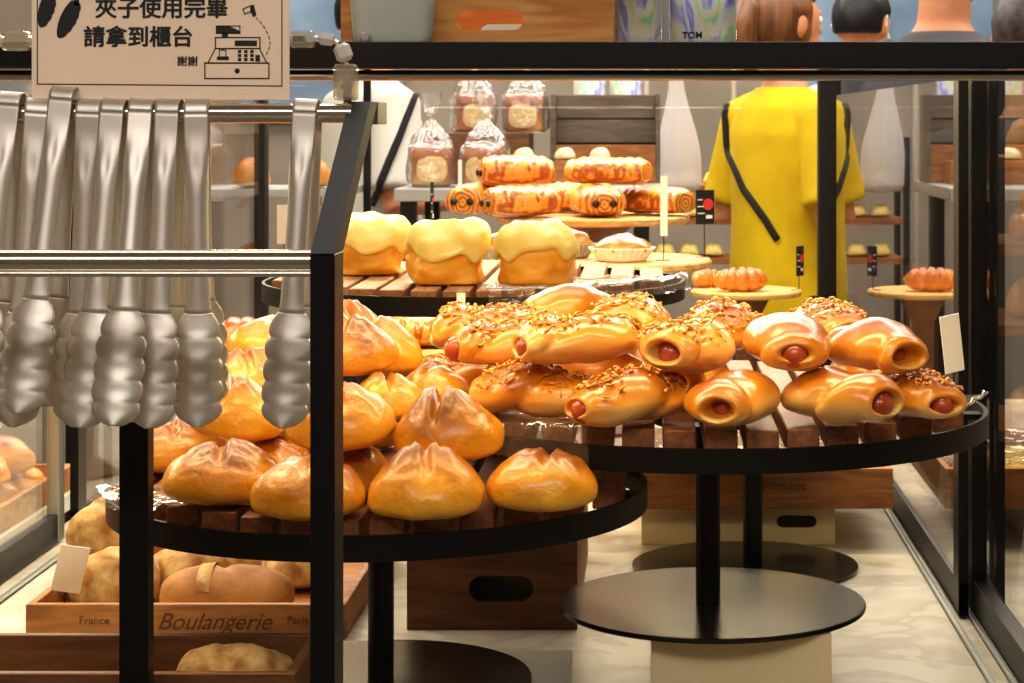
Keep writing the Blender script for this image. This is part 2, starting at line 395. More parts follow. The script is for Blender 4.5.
# ------------------------------------------------------------------ stands and crates
def slat_deck(R, ztop, th, w=.0295, gap=.0075):
    bm = bmesh.new(); n = int((R-.004)//(w+gap))
    for i in range(-n, n+1):
        x = i*(w+gap); e = abs(x)+w/2
        if e >= R-.006: continue
        L = math.sqrt((R-.005)**2-e*e)
        if L < .03: continue
        box(bm, x-w/2, x+w/2, -L, L, ztop-th, ztop, .0012, 1)
    return bm
def stand(name, label, cx, cy, R, zrim, zslat, zbase, rbase, px_off=0, group=None, rim_h=.0225, slatmat='slatdark', poler=.0125, deck=True, base_off=0):
    t = thing(name, label, 'display stand', (cx, cy, 0), 0, group)
    bm = bmesh.new(); lathe(bm, [(R-.004, zrim-rim_h), (R, zrim-rim_h), (R, zrim), (R-.004, zrim), (R-.004, zrim-rim_h)], 128)
    obj('rim', me_from(bm, 'rim'), M['black'], t)
    md = t.children[0].modifiers.new('edge', 'EDGE_SPLIT'); 
    for p in t.children[0].data.polygons: p.use_smooth = True
    if deck:
        obj('slat_deck', slat_deck(R, zslat, .022), M[slatmat], t)
    zb = zslat-.0222
    bm = bmesh.new(); box(bm, -R+.0045, R-.0045, -.012, .012, zb-.006, zb); box(bm, -.0119, .0119, -R+.0045, R-.0045, zb-.0062, zb-.0003)
    lathe(bm, [(0, zb-.010), (.06, zb-.010), (.06, zb-.0059), (0, zb-.0059)], 40)
    obj('cross_bar', bm, M['black'], t)
    bm = bmesh.new(); lathe(bm, [(0, zbase+.005), (poler, zbase+.005), (poler, zb-.0095), (0, zb-.0095)], 40, (px_off, 0, 0))
    o = obj('pole', me_from(bm, 'pole', True), M['black'], t); o.modifiers.new('edge', 'EDGE_SPLIT')
    bm = bmesh.new(); lathe(bm, [(0, zbase), (rbase-.001, zbase), (rbase, zbase+.001), (rbase, zbase+.004), (rbase-.001, zbase+.0052), (0, zbase+.0052)], 96, (base_off, 0, 0))
    o = obj('base_disc', me_from(bm, 'base_disc', True), M['disc'], t); o.modifiers.new('edge', 'EDGE_SPLIT')
    return t
T1 = (.0635, 2.10, .2790); T2 = (-.2605, 1.985, .258); T3 = (-.2202, 2.58, .264)
Z1R, Z1S = EYE-.2925, EYE-.2775
Z2R, Z2S = EYE-.3505, EYE-.338
Z3R, Z3S = EYE-.2005, EYE-.1935
D1 = EYE-.4920-.0052
stand('round_display_stand', 'round slatted stand holding the sausage buns, right front of case', T1[0], T1[1], T1[2], Z1R, Z1S, D1, .157, -.004)
stand('round_display_stand', 'low round slatted stand holding the golden horned buns', T2[0], T2[1], T2[2], Z2R, Z2S, EYE-.545, .146)
stand('round_display_stand', 'high round slatted stand holding three yellow-topped brioches', T3[0], T3[1], T3[2], Z3R, Z3S, EYE-.412, .13, slatmat='slat')
t = thing('pedestal_stand', 'small black pedestal standing behind the sausage bun stand', 'display stand', (.122, 2.634, 0))
bm = bmesh.new(); lathe(bm, [(0, FLOOR+.0005), (.144, FLOOR+.0005), (.145, FLOOR+.002), (.145, FLOOR+.005), (0, FLOOR+.0055)], 96)
o = obj('base_disc', me_from(bm, 'd', True), M['disc'], t); o.modifiers.new('edge', 'EDGE_SPLIT')
bm = bmesh.new(); lathe(bm, [(0, FLOOR+.0055), (.0125, FLOOR+.0055), (.0125, EYE-.375), (0, EYE-.375)], 32, (.010, 0, 0))
o = obj('pole', me_from(bm, 'p', True), M['black'], t); o.modifiers.new('edge', 'EDGE_SPLIT')
bm = bmesh.new(); lathe(bm, [(0, EYE-.375), (.11, EYE-.375), (.11, EYE-.368), (0, EYE-.368)], 64, (.010, 0, 0))
obj('top_plate', bm, M['black'], t)
# riser block under the front stand, riser board under the bun stand
o = obj('riser_block', boxm(-.0875, .0875, 0, .22, 0, D1-FLOOR-.0012, .001), M['ply'], None, (.0885, 1.985, FLOOR+.0006))
tag(o, 'cream plywood block under the dark disc of the sausage bun stand', 'riser block')
o = obj('riser_board', boxm(-.105, .105, -.13, .12, 0, .0293, .001), M['white'], None, (-.185, 1.99, FLOOR+.0004))
tag(o, 'white riser board under the disc of the horned bun stand', 'riser board')

def slot_panel(w, h, th, sw, sh, sx=0, sz=None, n=64):
    """upright board in XZ, thickness along Y, with a rounded hand slot"""
    bm = bmesh.new(); sz = h/2 if sz is None else sz
    inner, outer = [], []
    for i in range(n):
        a = 2*PI*(i+.5)/n; c, s = math.cos(a), math.sin(a)
        r = sh/2; L = sw/2-r
        t_ = math.tan(a) if abs(c) > 1e-9 else 1e9
        # stadium point in direction a
        if abs(s)*L <= abs(c)*r and False: pass
        k = r/abs(s) if abs(s) > 1e-9 else 1e9
        if k*abs(c) <= L: p = (k*c, k*s)
        else:
            bq = -2*L*abs(c); cq = L*L-r*r; k = (-bq+math.sqrt(max(0, bq*bq-4*cq)))/2; p = (k*c, k*s)
        inner.append((sx+p[0], sz+p[1]))
        k2 = min(((w/2-sx) if c > 0 else (w/2+sx))/max(abs(c), 1e-9), ((h-sz) if s > 0 else sz)/max(abs(s), 1e-9))
        outer.append((sx+k2*c, sz+k2*s))
    cor = [(w/2, h), (-w/2, h), (-w/2, 0), (w/2, 0)]
    for c_ in cor:
        j = min(range(n), key=lambda i: (outer[i][0]-c_[0])**2+(outer[i][1]-c_[1])**2); outer[j] = c_
    V = {}
    for nm, loop in (('i', inner), ('o', outer)):
        for y in (0, th): V[nm, y] = [bm.verts.new((x, y, z)) for x, z in loop]
    for i in range(n):
        j = (i+1) % n
        for y in (0, th): bm.faces.new((V['i', y][i], V['i', y][j], V['o', y][j], V['o', y][i]))
        bm.faces.new((V['i', 0][i], V['i', 0][j], V['i', th][j], V['i', th][i]))
        bm.faces.new((V['o', 0][i], V['o', 0][j], V['o', th][j], V['o', th][i]))
    return bm
def crate(name, label, w, dpt, h, mat, loc, rz=0, th=.009, slot=None, lid=False, cat='crate', group=None):
    """open (or closed) wooden crate; its origin is the middle of the front bottom edge"""
    t = thing(name, label, cat, loc, rz, group)
    if slot: obj('front_panel', slot_panel(w, h, th, *slot), mat, t)
    else: obj('front_panel', boxm(-w/2, w/2, 0, th, 0, h, .0008, 1), mat, t)
    if slot:
        bk = obj('back_panel', slot_panel(w, h, th, *slot), mat, t, (0, dpt-th, 0))
    else: obj('back_panel', boxm(-w/2, w/2, dpt-th, dpt, 0, h, .0008, 1), mat, t)
    for s in (-1, 1): obj('side_panel', boxm(min(s*w/2, s*(w/2-th)), max(s*w/2, s*(w/2-th)), th, dpt-th, 0, h, .0008, 1), mat, t)
    obj('base_panel', boxm(-w/2+th, w/2-th, th, dpt-th, .001, .001+th*.7), mat, t)
    if lid: obj('top_panel', boxm(-w/2+th+.0004, w/2-th-.0004, th+.0004, dpt-th-.0004, h-th, h-.0005), mat, t)
    return t
# brown crate below the brioche stand, upside down on the deck
cr1 = crate('wooden_crate', 'brown wooden crate with a dark oval hand slot under the brioche stand', .192, .40, EYE-.4125-FLOOR-.0008, M['cratedk'], (-.178, 2.31, FLOOR+.0005), 0, slot=(.073, .029, .010, .046), lid=True)
# cream crate and the wooden tray of yellow sweets
crate('cream_crate', 'cream plywood crate with a black hand slot below the wooden sweet tray', .262, .36, .0545, M['ply'], (.1195, 2.774, FLOOR+.0005), 0, slot=(.054, .0165, .079, .031), lid=True, th=.006)
sweet_tray = crate('wooden_tray', 'brown wooden tray of yellow sweets on the cream crate', .345, .36, .054, M['cratew'], (.152, 2.735, FLOOR+.0562), 0, cat='tray')
text('Lyonnaise', .017, M['brownink'], 'stamped_lettering', sweet_tray, (-.012, -.0006, .026), shear=.35)
# bread crate low on the left
BC = crate('bread_crate', 'shallow wooden crate stamped Boulangerie holding the floury loaves', .354, .40, .0387, M['cratew'], (-.5135, 2.267, FLOOR+.0006), 0, cat='crate')
text('Boulangerie', .0265, M['brownink'], 'stamped_lettering', BC, (-.032, -.0006, .011), shear=.4, bold=.0001)
text('France', .0125, M['brownink'], 'stamped_lettering', BC, (-.118, -.0006, .017)); text('Paris', .0125, M['brownink'], 'stamped_lettering', BC, (.112, -.0006, .017))
FB = crate('reflection_crate', 'dark wooden crate standing in for the glass reflection at the lower left front', .465, .135, .118, M['cratedk'], (-.525, 1.69, FLOOR+.0006), 0, cat='crate')  # added in place of a reflection on the front glass

# ------------------------------------------------------------------ liners: clear sheets lying on the decks and hanging over their rims
def liner(name, label, T, zs, a0, a1, rin, drop, seed, zr, rmax_extra=.012, group=None):
    cx, cy, R = T
    def f(u, v):
        a = math.radians(a0+(a1-a0)*u)
        s = v*1.0
        if s < .55:
            r = rin+(R-.004-rin)*s/.55; z = zs+.0009
        elif s < .72:
            k = (s-.55)/.17; r = R-.004+(.004+rmax_extra)*k; z = zs+.0009+.004*math.sin(k*PI)
        else:
            k = (s-.72)/.28; r = R+rmax_extra+.004*k; z = zs-.0+.0009-drop*k
        w = sm(.45, .62, s)
        p = (r*math.cos(a), r*math.sin(a), z)
        q = noise.noise(Vector((p[0]*22+seed, p[1]*22, s*3)))
        q2 = noise.noise(Vector((p[0]*60+seed, p[1]*60, s*9)))
        rr = r+w*(.006*q+.003*q2)
        return Vector((cx+rr*math.cos(a), cy+rr*math.sin(a), z+w*abs(.005*q)))
    o = obj(name, me_from(sheet(f, 40, 24), name, True), M['film'])
    return tag(o, label, 'plastic liner', group)
liner('plastic_liner', 'clear plastic sheet draped over the left rim of the sausage bun stand', T1, Z1S, 196, 246, .2, .035, 1, Z1R)
liner('plastic_liner', 'crumpled clear plastic sheet at the right rim beside the white price card', T1, Z1S, 318, 352, .2, -.004, 5, Z1R, -.006)
liner('plastic_liner', 'clear plastic sheet over the left rim of the horned bun stand', T2, Z2S, 205, 232, .17, .010, 9, Z2R)
liner('plastic_liner', 'clear plastic sheet hanging from the brioche stand front', T3, Z3S, 278, 350, .15, .014, 14, Z3R)
o = obj('wax_paper', me_from(sheet(lambda u, v: Vector((-.105+.06*u, 1.92+.13*v, Z2S+.0012+.002*abs(nz((u*4, v*3, 0), 1, 3)))), 12, 12), 'wp', True), M['boardw'])
tag(o, 'yellowish waxed paper lying on the right end of the horned bun stand', 'paper')

SETTLED = [(-0.376, 1.805, 1.0286),
    (-0.2911, 1.745, 1.0283),
    (-0.191, 1.7458, 1.0279),
    (-0.0944, 1.7829, 1.0283),
    (-0.4586, 1.975, 1.0272),
    (-0.3471, 1.8919, 1.0252),
    (-0.2745, 1.845, 1.0264),
    (-0.3899, 2.06, 1.0287),
    (-0.3773, 2.1524, 1.0276),
    (-0.2998, 2.1006, 1.026),
    (-0.178, 1.815, 1.0682),
    (-0.2744, 1.8217, 1.0769),
    (-0.3798, 1.885, 1.0734),
    (-0.3218, 1.9548, 1.0631),
    (-0.2796, 2.0413, 1.1157),
    (-0.2428, 1.8969, 1.0873),
    (-0.206, 1.955, 1.0887),
    (-0.2824, 1.93, 1.126),
    (-0.3863, 1.9808, 1.0894),
    (-0.3761, 2.0629, 1.1157),
    (-0.3141, 2.129, 1.1207),
    (-0.0208, 1.85, 1.0942),
    (0.0737, 1.842, 1.0957),
    (0.1713, 1.8458, 1.0963),
    (0.2512, 1.9, 1.0935),
    (-0.1097, 1.905, 1.095),
    (-0.1822, 2.03, 1.0937),
    (-0.0597, 2.04, 1.0946),
    (0.0351, 2.0, 1.0963),
    (0.2215, 2.045, 1.095),
    (-0.1468, 2.15, 1.0963),
    (-0.0261, 2.14, 1.095),
    (-0.0693, 1.895, 1.1446),
    (-0.1313, 1.967, 1.1321),
    (0.0344, 1.8928, 1.1365),
    (0.1254, 1.89, 1.1409),
    (0.2111, 1.915, 1.135),
    (-0.022, 2.05, 1.1432),
    (-0.168, 2.1, 1.1341),
    (-0.086, 2.1679, 1.151),
    (0.0733, 2.03, 1.1406),
    (0.1838, 2.07, 1.1378),
    (-0.6262, 2.3979, 0.8009),
    (-0.4848, 2.355, 0.8001),
    (-0.5552, 2.4855, 0.8009),
    (-0.4317, 2.5, 0.8001),
    (-0.537, 2.59, 0.8001),
    (-0.6691, 2.54, 0.8321),
    (-0.3608, 1.7633, 0.7988),
    (-0.5554, 1.757, 0.7996),
    (-0.3568, 1.7605, 0.8581),
    (-0.0966, 3.735, 1.1988),
    (0.0093, 3.8, 1.1969),
    (-0.3188, 3.8, 1.1995),
    (-0.2328, 3.7, 1.1995),
    (-0.133, 3.895, 1.1995),
    (-0.0779, 3.8, 1.2517),
    (-0.2477, 3.79, 1.2522)]
# ------------------------------------------------------------------ breads
PLACED = []                              # (root, meshes, deck height) in piling order
def settle(root, meshes, zs, px, py, d, group):
    """puts a bun of a pile at its resting place (SETTLED holds the piled-up positions)"""
    PLACED.append((root, meshes, zs, py is not None, group))
    i = len(PLACED)-1
    if i < len(SETTLED): root.location = SETTLED[i]
    else: root.location = (X(px, d), d, Z(py, d) if py else zs+.02)
def bun_mesh(seed, a=.053, b=.044, hp=.010, sep=.40, up=.029, dip=.008, vw=.10, ridge=0):
    rnd = random.Random(seed)
    k1, k2 = .6+.7*rnd.random(), .6+.7*rnd.random(); vx = rnd.uniform(-.15, .15)
    def f(u, v):
        ph = v*PI; d = Vector((math.sin(ph)*math.cos(u), math.sin(ph)*math.sin(u), math.cos(ph)))
        x = a*sgnpow(d.x, .90); y = b*sgnpow(d.y, .90)
        z = up*1.12*sgnpow(d.z, .92) if d.z > 0 else .016*sgnpow(d.z, .70)
        q, w = d.x-vx, d.y
        m = sm(.1, .7, d.z)
        edge = 1-sm(.45, .95, abs(w))
        # the scissor cut: a sharp crease, torn lips rising on both its sides
        z -= dip*math.exp(-abs(q/vw)**1.4)*m*(.25+.75*edge)
        for s, k in ((-1, k1), (1, k2)):
            r = math.hypot((q-s*sep)/.30, (w+.10*s)/.55)
            z += hp*k*math.exp(-r**1.3)*m
            z += .5*hp*k*math.exp(-((q-s*.14)/.07)**2)*m*edge
            x -= s*.007*k*math.exp(-r**1.3)*m*.6
        if ridge: z += ridge*math.exp(-(w/.28)**2)*m*math.exp(-(d.x/.6)**2)
        p = Vector((x, y, z))
        n = nz(p, 24, seed*3.1)*.0036+nz(p, 60, seed)*.0013-.0030*max(0, 1-abs(nz(p, 38, seed+5))*5)*sm(.3, .8, d.z)
        return p+Vector((d.x, d.y, d.z*.6))*n
    return me_from(surf(f, 52, 34), 'bun', True)
BUNS = [bun_mesh(1), bun_mesh(2, .050, .044, .013, .36, dip=.012), bun_mesh(3, .056, .046, .008, .42, ridge=.006), bun_mesh(4, .048, .044, .014, .30, dip=.010, vw=.14), bun_mesh(5, .053, .047, .006, .45, up=.031, dip=.006), bun_mesh(6, .052, .045, .009, .42, ridge=.010, dip=.004)]
for m_ in BUNS: m_.materials.append(M['bun'])
def put_bun(px, py, d, k, rz, label, tilt=(0, 0), s=1.0, zs=Z2S, group='golden horned buns'):
    o = bpy.data.objects.new('horned_bun', BUNS[k]); C.objects.link(o)
    o.rotation_euler = (math.radians(tilt[0]), math.radians(tilt[1]), math.radians(rz)); o.scale = (s, s, s)
    settle(o, [BUNS[k]], zs, px, py, d, 'bun')
    return tag(o, label, 'bun', group)
for a in (
    # lowest layer, front row first
    (223, 999, 1.805, 2, 8, 'golden bun at the front left end of the low stand, split high on its left', (0, 3), .95),
    (308, 999, 1.745, 4, -12, 'golden bun in the front row half hidden behind the black rack post', (0, 0), .93),
    (421, 999, 1.745, 5, 10, 'wide flat-topped golden bun in the middle of the front row', (0, 0), .96),
    (529, 999, 1.775, 4, -6, 'pale-bottomed round bun at the right end of the front row', (0, 0), .93),
    (174, 999, 1.975, 2, 20, 'golden bun at the far left rim seen between the rack posts', (0, 0), .9),
    (268, None, 1.885, 0, 80, 'bun wedged behind the front left bun, only its split top showing', (0, 0), .8),
    (345, None, 1.845, 2, 70, 'bun deep inside the pile behind the rack post', (0, 0), .85),
    (262, None, 2.06, 4, 20, 'bun low at the back left of the pile', (0, 0), .95),
    (285, None, 2.14, 0, 0, 'rearmost low bun beneath the topmost left bun', (0, 0), .95),
    (352, None, 2.125, 0, 0, 'rearmost low bun beneath the topmost right bun', (0, 0), .85),
    # second layer
    (449, 441, 1.815, 1, -4, 'glossy two-horned bun leaning on the front row right of centre', (8, 0), .96),
    (345, 445, 1.820, 3, 14, 'peaked bun above the front row just right of the rack post', (5, -4), 1.0),
    (237, 409, 1.885, 1, -6, 'glossy bun with one tall left horn above the front left pair', (5, 6), .87),
    (290, 426, 1.925, 4, 30, 'darker round bun below the lone hanging tongs', (8, -6), .8),
    (402, 365, 2.035, 2, 15, 'broad bun with a folded ridge on top of the right pile', (6, 8), .93),
    (396, 412, 1.90, 3, 20, 'bun with an open split behind the two-horned glossy bun', (6, 0), .72),
    (434, 396, 1.955, 3, -30, 'small-looking bun tucked against the plastic liner', (0, 0), .7),
    (350, 386, 1.93, 5, -15, 'brown-crested bun in the third row beside the rack post', (6, 0), .85),
    (246, 384, 1.98, 5, 25, 'bun with a brown crest behind the tall-horned left bun', (0, -8), .85),
    (273, 357, 2.06, 4, -20, 'smooth orange bun topping the pile beside the lone hanging tongs', (0, 14), .93),
    (345, 350, 2.11, 1, 40, 'bun with pale torn flaps behind the broad ridged bun', (0, 0), .88),
):
    put_bun(*a)

# sausage buns: dough wound round a sausage, one open end showing it
HL, HR = .056, .0365
def hot_f(seed, turns=1.25, hole=.36):
    rnd = random.Random(seed); ph0 = rnd.uniform(0, 6); hy = rnd.uniform(-.18, .18); hz = rnd.uniform(-.12, .08)
    ov = rnd.uniform(.9, 1.35)
    def f(u, v):
        c, s = math.cos(u), math.sin(u)
        al0 = .52
        r0 = HR*math.sin(al0)**.58; x0 = HL*math.cos(al0)*1.04
        if v < .12:
            k = v/.12; r = HR*hole*(.86*k**.5); x = HL-.020+.013*k**2; fl = 0; w = 1
        elif v < .26:                      # rounded lip from the hole out to the shoulder
            k = (v-.12)/.14; a = PI*.5*k
            r = HR*hole*.86+(r0-HR*hole*.86)*(1-math.cos(a)); x = (HL-.007)+(.0085)*math.sin(min(1.0, k*1.35)*PI/2)
            x = x*(1-sm(.55, 1, k))+x0*sm(.55, 1, k) if k > .55 else x; fl = .3; w = 1-k
        else:
            k = (v-.26)/.74; al = al0+(PI-al0)*k
            r = HR*math.sin(al)**.58 if al < PI-.001 else 0; x = HL*math.cos(al)*1.04; fl = 1; w = 0
        xx = x/HL
        g = abs(math.sin((u+ph0+turns*PI*xx)/2)); gr = max(0, 1-g*1.15)**1.6
        mk = sm(-1, -.7, xx)*(1-sm(.7, .95, xx))
        r *= 1-.30*gr*mk+(.07*math.sin(u+ph0+turns*PI*xx)*mk if fl == 1 else 0)
        y = r*1.08*c; z = r*(.78 if s > 0 else .52)*s
        if w: y *= 1+(ov-1)*w; z *= 1-(ov-1)*.5*w
        fr = sm(-.1, 1.0, xx)
        y += HR*hy*fr; z += HR*hz*fr
        p = Vector((x, y, z)); n = nz(p, 26, seed)*.0034+nz(p, 70, seed)*.0010
        return p+Vector((0, c, s))*n*(1 if v > .1 else 0)
    return f, HR*hy, HR*hz
def capsule(L0, L1, r, n=20):
    bm = bmesh.new(); pts = []; rad = []
    for i in range(9): a = PI/2*i/8; pts.append((L0+r-r*math.cos(a), 0, 0)); rad.append(max(.0006, r*math.sin(a)))
    for i in range(9): a = PI/2*(8-i)/8; pts.append((L1-r+r*math.cos(a), 0, 0)); rad.append(max(.0006, r*math.sin(a)))
    return tube(bm, pts, rad, n)
def flakes(f, seed, n=170, span=(.30, .92), spread=.55):
    rnd = random.Random(seed); bm = bmesh.new()
    for _ in range(n):
        u = rnd.gauss(PI/2, spread); v = rnd.uniform(*span)
        p = f(u, v); p2 = f(u+.02, v); p3 = f(u, min(.97, v+.01))
        t1 = (p2-p).normalized(); t2 = (p3-p).normalized(); nrm = t1.cross(t2)
        if nrm.z < 0: nrm = -nrm
        nrm.normalize()
        L, w = rnd.uniform(.0018, .0048), rnd.uniform(.0009, .0022)
        an = rnd.uniform(0, 2*PI); q = (t1*math.cos(an)+t2*math.sin(an)+nrm*rnd.uniform(-.25, .35)).normalized()
        mid = p+nrm*rnd.uniform(.0003, .0035)
        b = nrm*rnd.uniform(-.001, .0022)
        tube(bm, [mid-q*L, mid+b, mid+q*L], [w*.5, w, w*.45], 6, .7)
    return bm
HOT = []
for sd in range(5):
    f, oy, oz = hot_f(sd*7+3, 1.0+.3*(sd % 3), .33+.03*(sd % 3))
    h = me_from(surf(f, 52, 48), 'dough_wrap', True); h.materials.append(M['hot'])
    s_ = me_from(capsule(-.012, HL-.0010, HR*.345), 'sausage', True); s_.materials.append(M['sausage'])
    t_ = me_from(flakes(f, sd+20), 'baked_topping', True); t_.materials.append(M['flake'])
    HOT.append((h, s_, t_, oy, oz))
def put_hot(px, py, d, k, rz, label, tilt=(0, 0), top=True, out=0.0, s=1.0, group='sausage buns on the right stand'):
    h, s_, t_, oy, oz = HOT[k]
    r = thing('sausage_bun', label, 'sausage bun', (0, 0, 0), 0, group)
    r.rotation_euler = (math.radians(tilt[0]), math.radians(tilt[1]), math.radians(rz)); r.scale = (s, s, s)
    obj('dough_wrap', h, None, r); obj('sausage', s_, None, r, (out, oy*.95, oz*.95))
    ms = [h]
    if top and py is not None: obj('baked_topping', t_, None, r); ms.append(t_)
    settle(r, ms, Z1S+.0025, px, py, d, 'hot')
for a in (
    # lowest layer
    (627, 999, 1.850, 0, 216, 'sausage bun in the front row with its sausage at the left end', (8, 0), True, .004),
    (732, 999, 1.842, 1, 256, 'front-row sausage bun with a small dark hole facing out', (0, 0), False, -.012),
    (836, 999, 1.845, 2, 307, 'front-row sausage bun whose sausage pokes out at its right end', (0, 0), False, .004),
    (921, 999, 1.90, 3, 284, 'rightmost sausage bun beside the white price card', (0, 0), True, .004, .88),
    (532, 999, 1.905, 4, 165, 'long smooth bun lying sideways at the left of the front row', (0, 0), True, -.012),
    (466, 999, 2.03, 1, 208, 'leftmost sausage bun, sausage ends pointing left over the rim', (0, 0), True, .012, .9),
    (590, None, 2.04, 0, 190, 'sausage bun hidden under the left upper row', (0, 0), True, 0),
    (686, None, 2.00, 2, 250, 'sausage bun hidden behind the small-holed bun', (0, 0), True, 0),
    (872, None, 2.045, 4, 290, 'sausage bun hidden behind the right end of the upper row', (0, 0), True, 0),
    (510, None, 2.15, 2, 180, 'sausage bun low at the back left beneath the brioche stand rim', (0, 0), True, 0),
    (625, None, 2.14, 4, 185, 'sausage bun low at the back below the big flaky bun', (0, 0), True, 0),
    # second layer
    (575, 347, 1.895, 3, 204, 'glossy upper sausage bun with a spiral seam, left of centre', (6, 0), True, .004),
    (513, 345, 1.975, 1, 198, 'flaky-topped upper bun with its sausage pointing left', (0, 0), True, .012),
    (683, 351, 1.892, 2, 242, 'upper sausage bun with a narrow slit above the small-holed bun', (0, 0), True, -.004),
    (786, 350, 1.890, 0, 274, 'upper sausage bun with a round sausage end in a wide hole', (0, 0), False, .004, 1.0),
    (876, 345, 1.915, 4, 300, 'upper right sausage bun with a shadowed hole', (0, 0), False, -.012),
    (628, 316, 2.05, 2, 262, 'big upper bun heaped with flakes, sausage end facing out', (0, 0), True, .004, 1.04),
    (486, 315, 2.10, 3, 190, 'upper bun at the back left corner under the brioche stand', (0, 0), True, -.006),
    (566, 314, 2.165, 0, 200, 'upper bun at the back between the flaky ones', (0, 0), False, -.006, .85),
    (724, 346, 2.03, 4, 250, 'flake-covered upper bun behind the narrow-slit bun', (0, 0), True, -.006),
    (832, 331, 2.07, 1, 285, 'upper bun with a tall heap of flakes behind the shadowed-hole bun', (0, 0), True, -.006),
):
    put_hot(*a)
# brioches in the upper tray
def brio_body(seed):
    def f(u, v):
        c, s = math.cos(u), math.sin(u)
        if v < .2: r = v/.2*.92; z = 0
        elif v < .8: k = (v-.2)/.6; r = .92+.09*min(k, .45)-.16*max(0, k-.45); z = .048*k
        else: k = (v-.8)/.2; r = .872*(1-k); z = .048+.006*k
        e = 2/3.2; x = .046*r*sgnpow(c, e); y = .044*r*sgnpow(s, e)
        p = Vector((x, y, z)); n = (nz(p, 28, seed)*.014+nz(p, 75, seed)*.004)*sm(.12, .3, v)
        return p+Vector((c, s, 0))*n
    return me_from(surf(f, 48, 30), 'brioche_body', True)
def brio_top(seed):
    def f(u, v):
        c, s = math.cos(u), math.sin(u); e = 2/3.1
        wave = .006*math.sin(2*u+seed)+.006*math.sin(5*u+seed*2)+.003*math.sin(9*u+seed)
        if v < .35: k = v/.35; r = 1.085*k**.5*.99; z = .035+wave*k
        else:
            k = (v-.35)/.65; a = k*PI/2
            r = 1.09*math.cos(a)**.55+.02*math.sin(3*u+seed)*math.sin(PI*k); z = .035+wave*(1-k)+.042*math.sin(a)**.8
        if v == 1: r = 0
        x = .0455*r*sgnpow(c, e); y = .0435*r*sgnpow(s, e)
        p = Vector((x, y, z)); n = nz(p, 26, seed)*.012+nz(p, 70, seed)*.003
        dip = -.006*math.exp(-((x/.018)**2+(y/.012)**2))*sm(.6, 1, v)
        return p+Vector((c*.6, s*.6, .7 if v > .4 else 0))*n+Vector((0, 0, dip))
    return me_from(surf(f, 56, 36), 'yellow_topping', True)
for px, d, sd, rz, lb in ((448, 2.425, 1, 4, 'yellow-topped brioche in the middle of the three on the high stand'), (536, 2.425, 4, -6, 'rightmost yellow-topped brioche with a rounded lobe on top'), (371, 2.575, 7, 14, 'yellow-topped brioche half hidden by the slanted black rack side')):
    t = thing('yellow_brioche', lb, 'brioche', (X(px, d), d, Z3S+.0016), math.radians(rz), 'yellow-topped brioches')
    obj('brioche_body', brio_body(sd), M['brio'], t); obj('yellow_topping', brio_top(sd), M['cream'], t)
    for s in (t,): s.scale = (.97, .97, .95)

# ------------------------------------------------------------------ tong rack in front of the case
rack = thing('tong_rack', 'black framed rack with two steel rails, carrying the hanging tongs', 'tong rack', (-.55, 1.45, 0))
def rp(name, me, mat, label=None):
    o = obj(name, me, mat, rack, (.55, -1.45, 0))
    if label: o['label'] = label
    return o
PX0, PX1 = X(310, 1.38), X(334.6, 1.38)
bm = boxm(PX0, PX1, 1.38, 1.42, 0, EYE-.0903, .0008, 1); rp('post', bm, M['black'])
# slanted side piece, leaning back from the post to the top rail
bm = bmesh.new()
yz = [(1.38, EYE-.0900), (1.557, EYE+.0140), (1.597, EYE+.0140), (1.42, EYE-.0900)]
vs = [[bm.verts.new((x, y, z)) for y, z in yz] for x in (PX0, PX1)]
bm.faces.new(vs[0]); bm.faces.new(vs[1][::-1])
for i in range(4): bm.faces.new((vs[0][i], vs[1][i], vs[1][(i+1) % 4], vs[0][(i+1) % 4]))
rp('slanted_side', bm, M['navy'], 'blue-black slanted side bar')
rp('rear_bracket', boxm(PX0, PX1+.0003, 1.5975, 1.651, EYE-.0035, EYE+.0140, .0006, 1), M['lit_side'])
def rail(name, x0, x1, y, z, r):
    bm = bmesh.new(); tube(bm, [(x0, y, z), (x1, y, z)], r, 28)
    o = rp(name, me_from(bm, name, True), M['chrome'], None); o.modifiers.new('edge', 'EDGE_SPLIT'); return o
RY, RZ = 1.548, EYE+.0050
rail('upper_rail', -1.15, PX0+.004, RY, RZ, .0074)
rail('lower_rail', -1.15, PX0-.0002, 1.394, EYE-.0960, .0078)
rail('lower_rail_lip', -1.15, PX0-.0002, 1.3895, EYE-.1042, .0022)
rp('far_post', boxm(-1.172, -1.1505, 1.38, 1.58, 0, EYE+.012, .0008, 1), M['black'])

TL, HS = .2335, .150
def tong_w(t):
    w = .0090
    w = w*(1-.10*sm(.02, .08, t))+.0008*sm(.09, .14, t)
    h = sm(.140, .178, t); w = w+(.0158-w)*h
    if t > .216: w *= math.sqrt(max(0, 1-((t-.216)/(TL-.2155))**2.2))
    if t > .150: w += .0034*(abs(math.sin(PI*(t-.152)/.0162))**.55)-.0008*h*sm(.150, .158, t)*(1 if t < TL-.002 else 0)
    return max(w, .0004)
def arm_pt(s, t, sg):
    w = tong_w(t); x = s*w
    b = .0052*sm(.012, .05, t)*(1-.3*sm(.12, .15, t))+.0042*sm(.15, .19, t)
    bul = b*(1-abs(s)**2.2)
    y = .0096+.16*t*(.35+.4*t/TL)*.8+bul
    if t > .155: y += .0003*math.cos(2*PI*(t-.152)/.0162)*(1-abs(s)**3)*sm(.155, .17, t)*(1-sm(.215, .232, t)); y -= .05*max(0, t-.205)*.6
    if t < .06: y -= .0016*math.exp(-((t-.042)/.010)**2)*math.exp(-(s/.4)**2)
    return Vector((x, sg*y, -t))
TA, TH = {}, {}
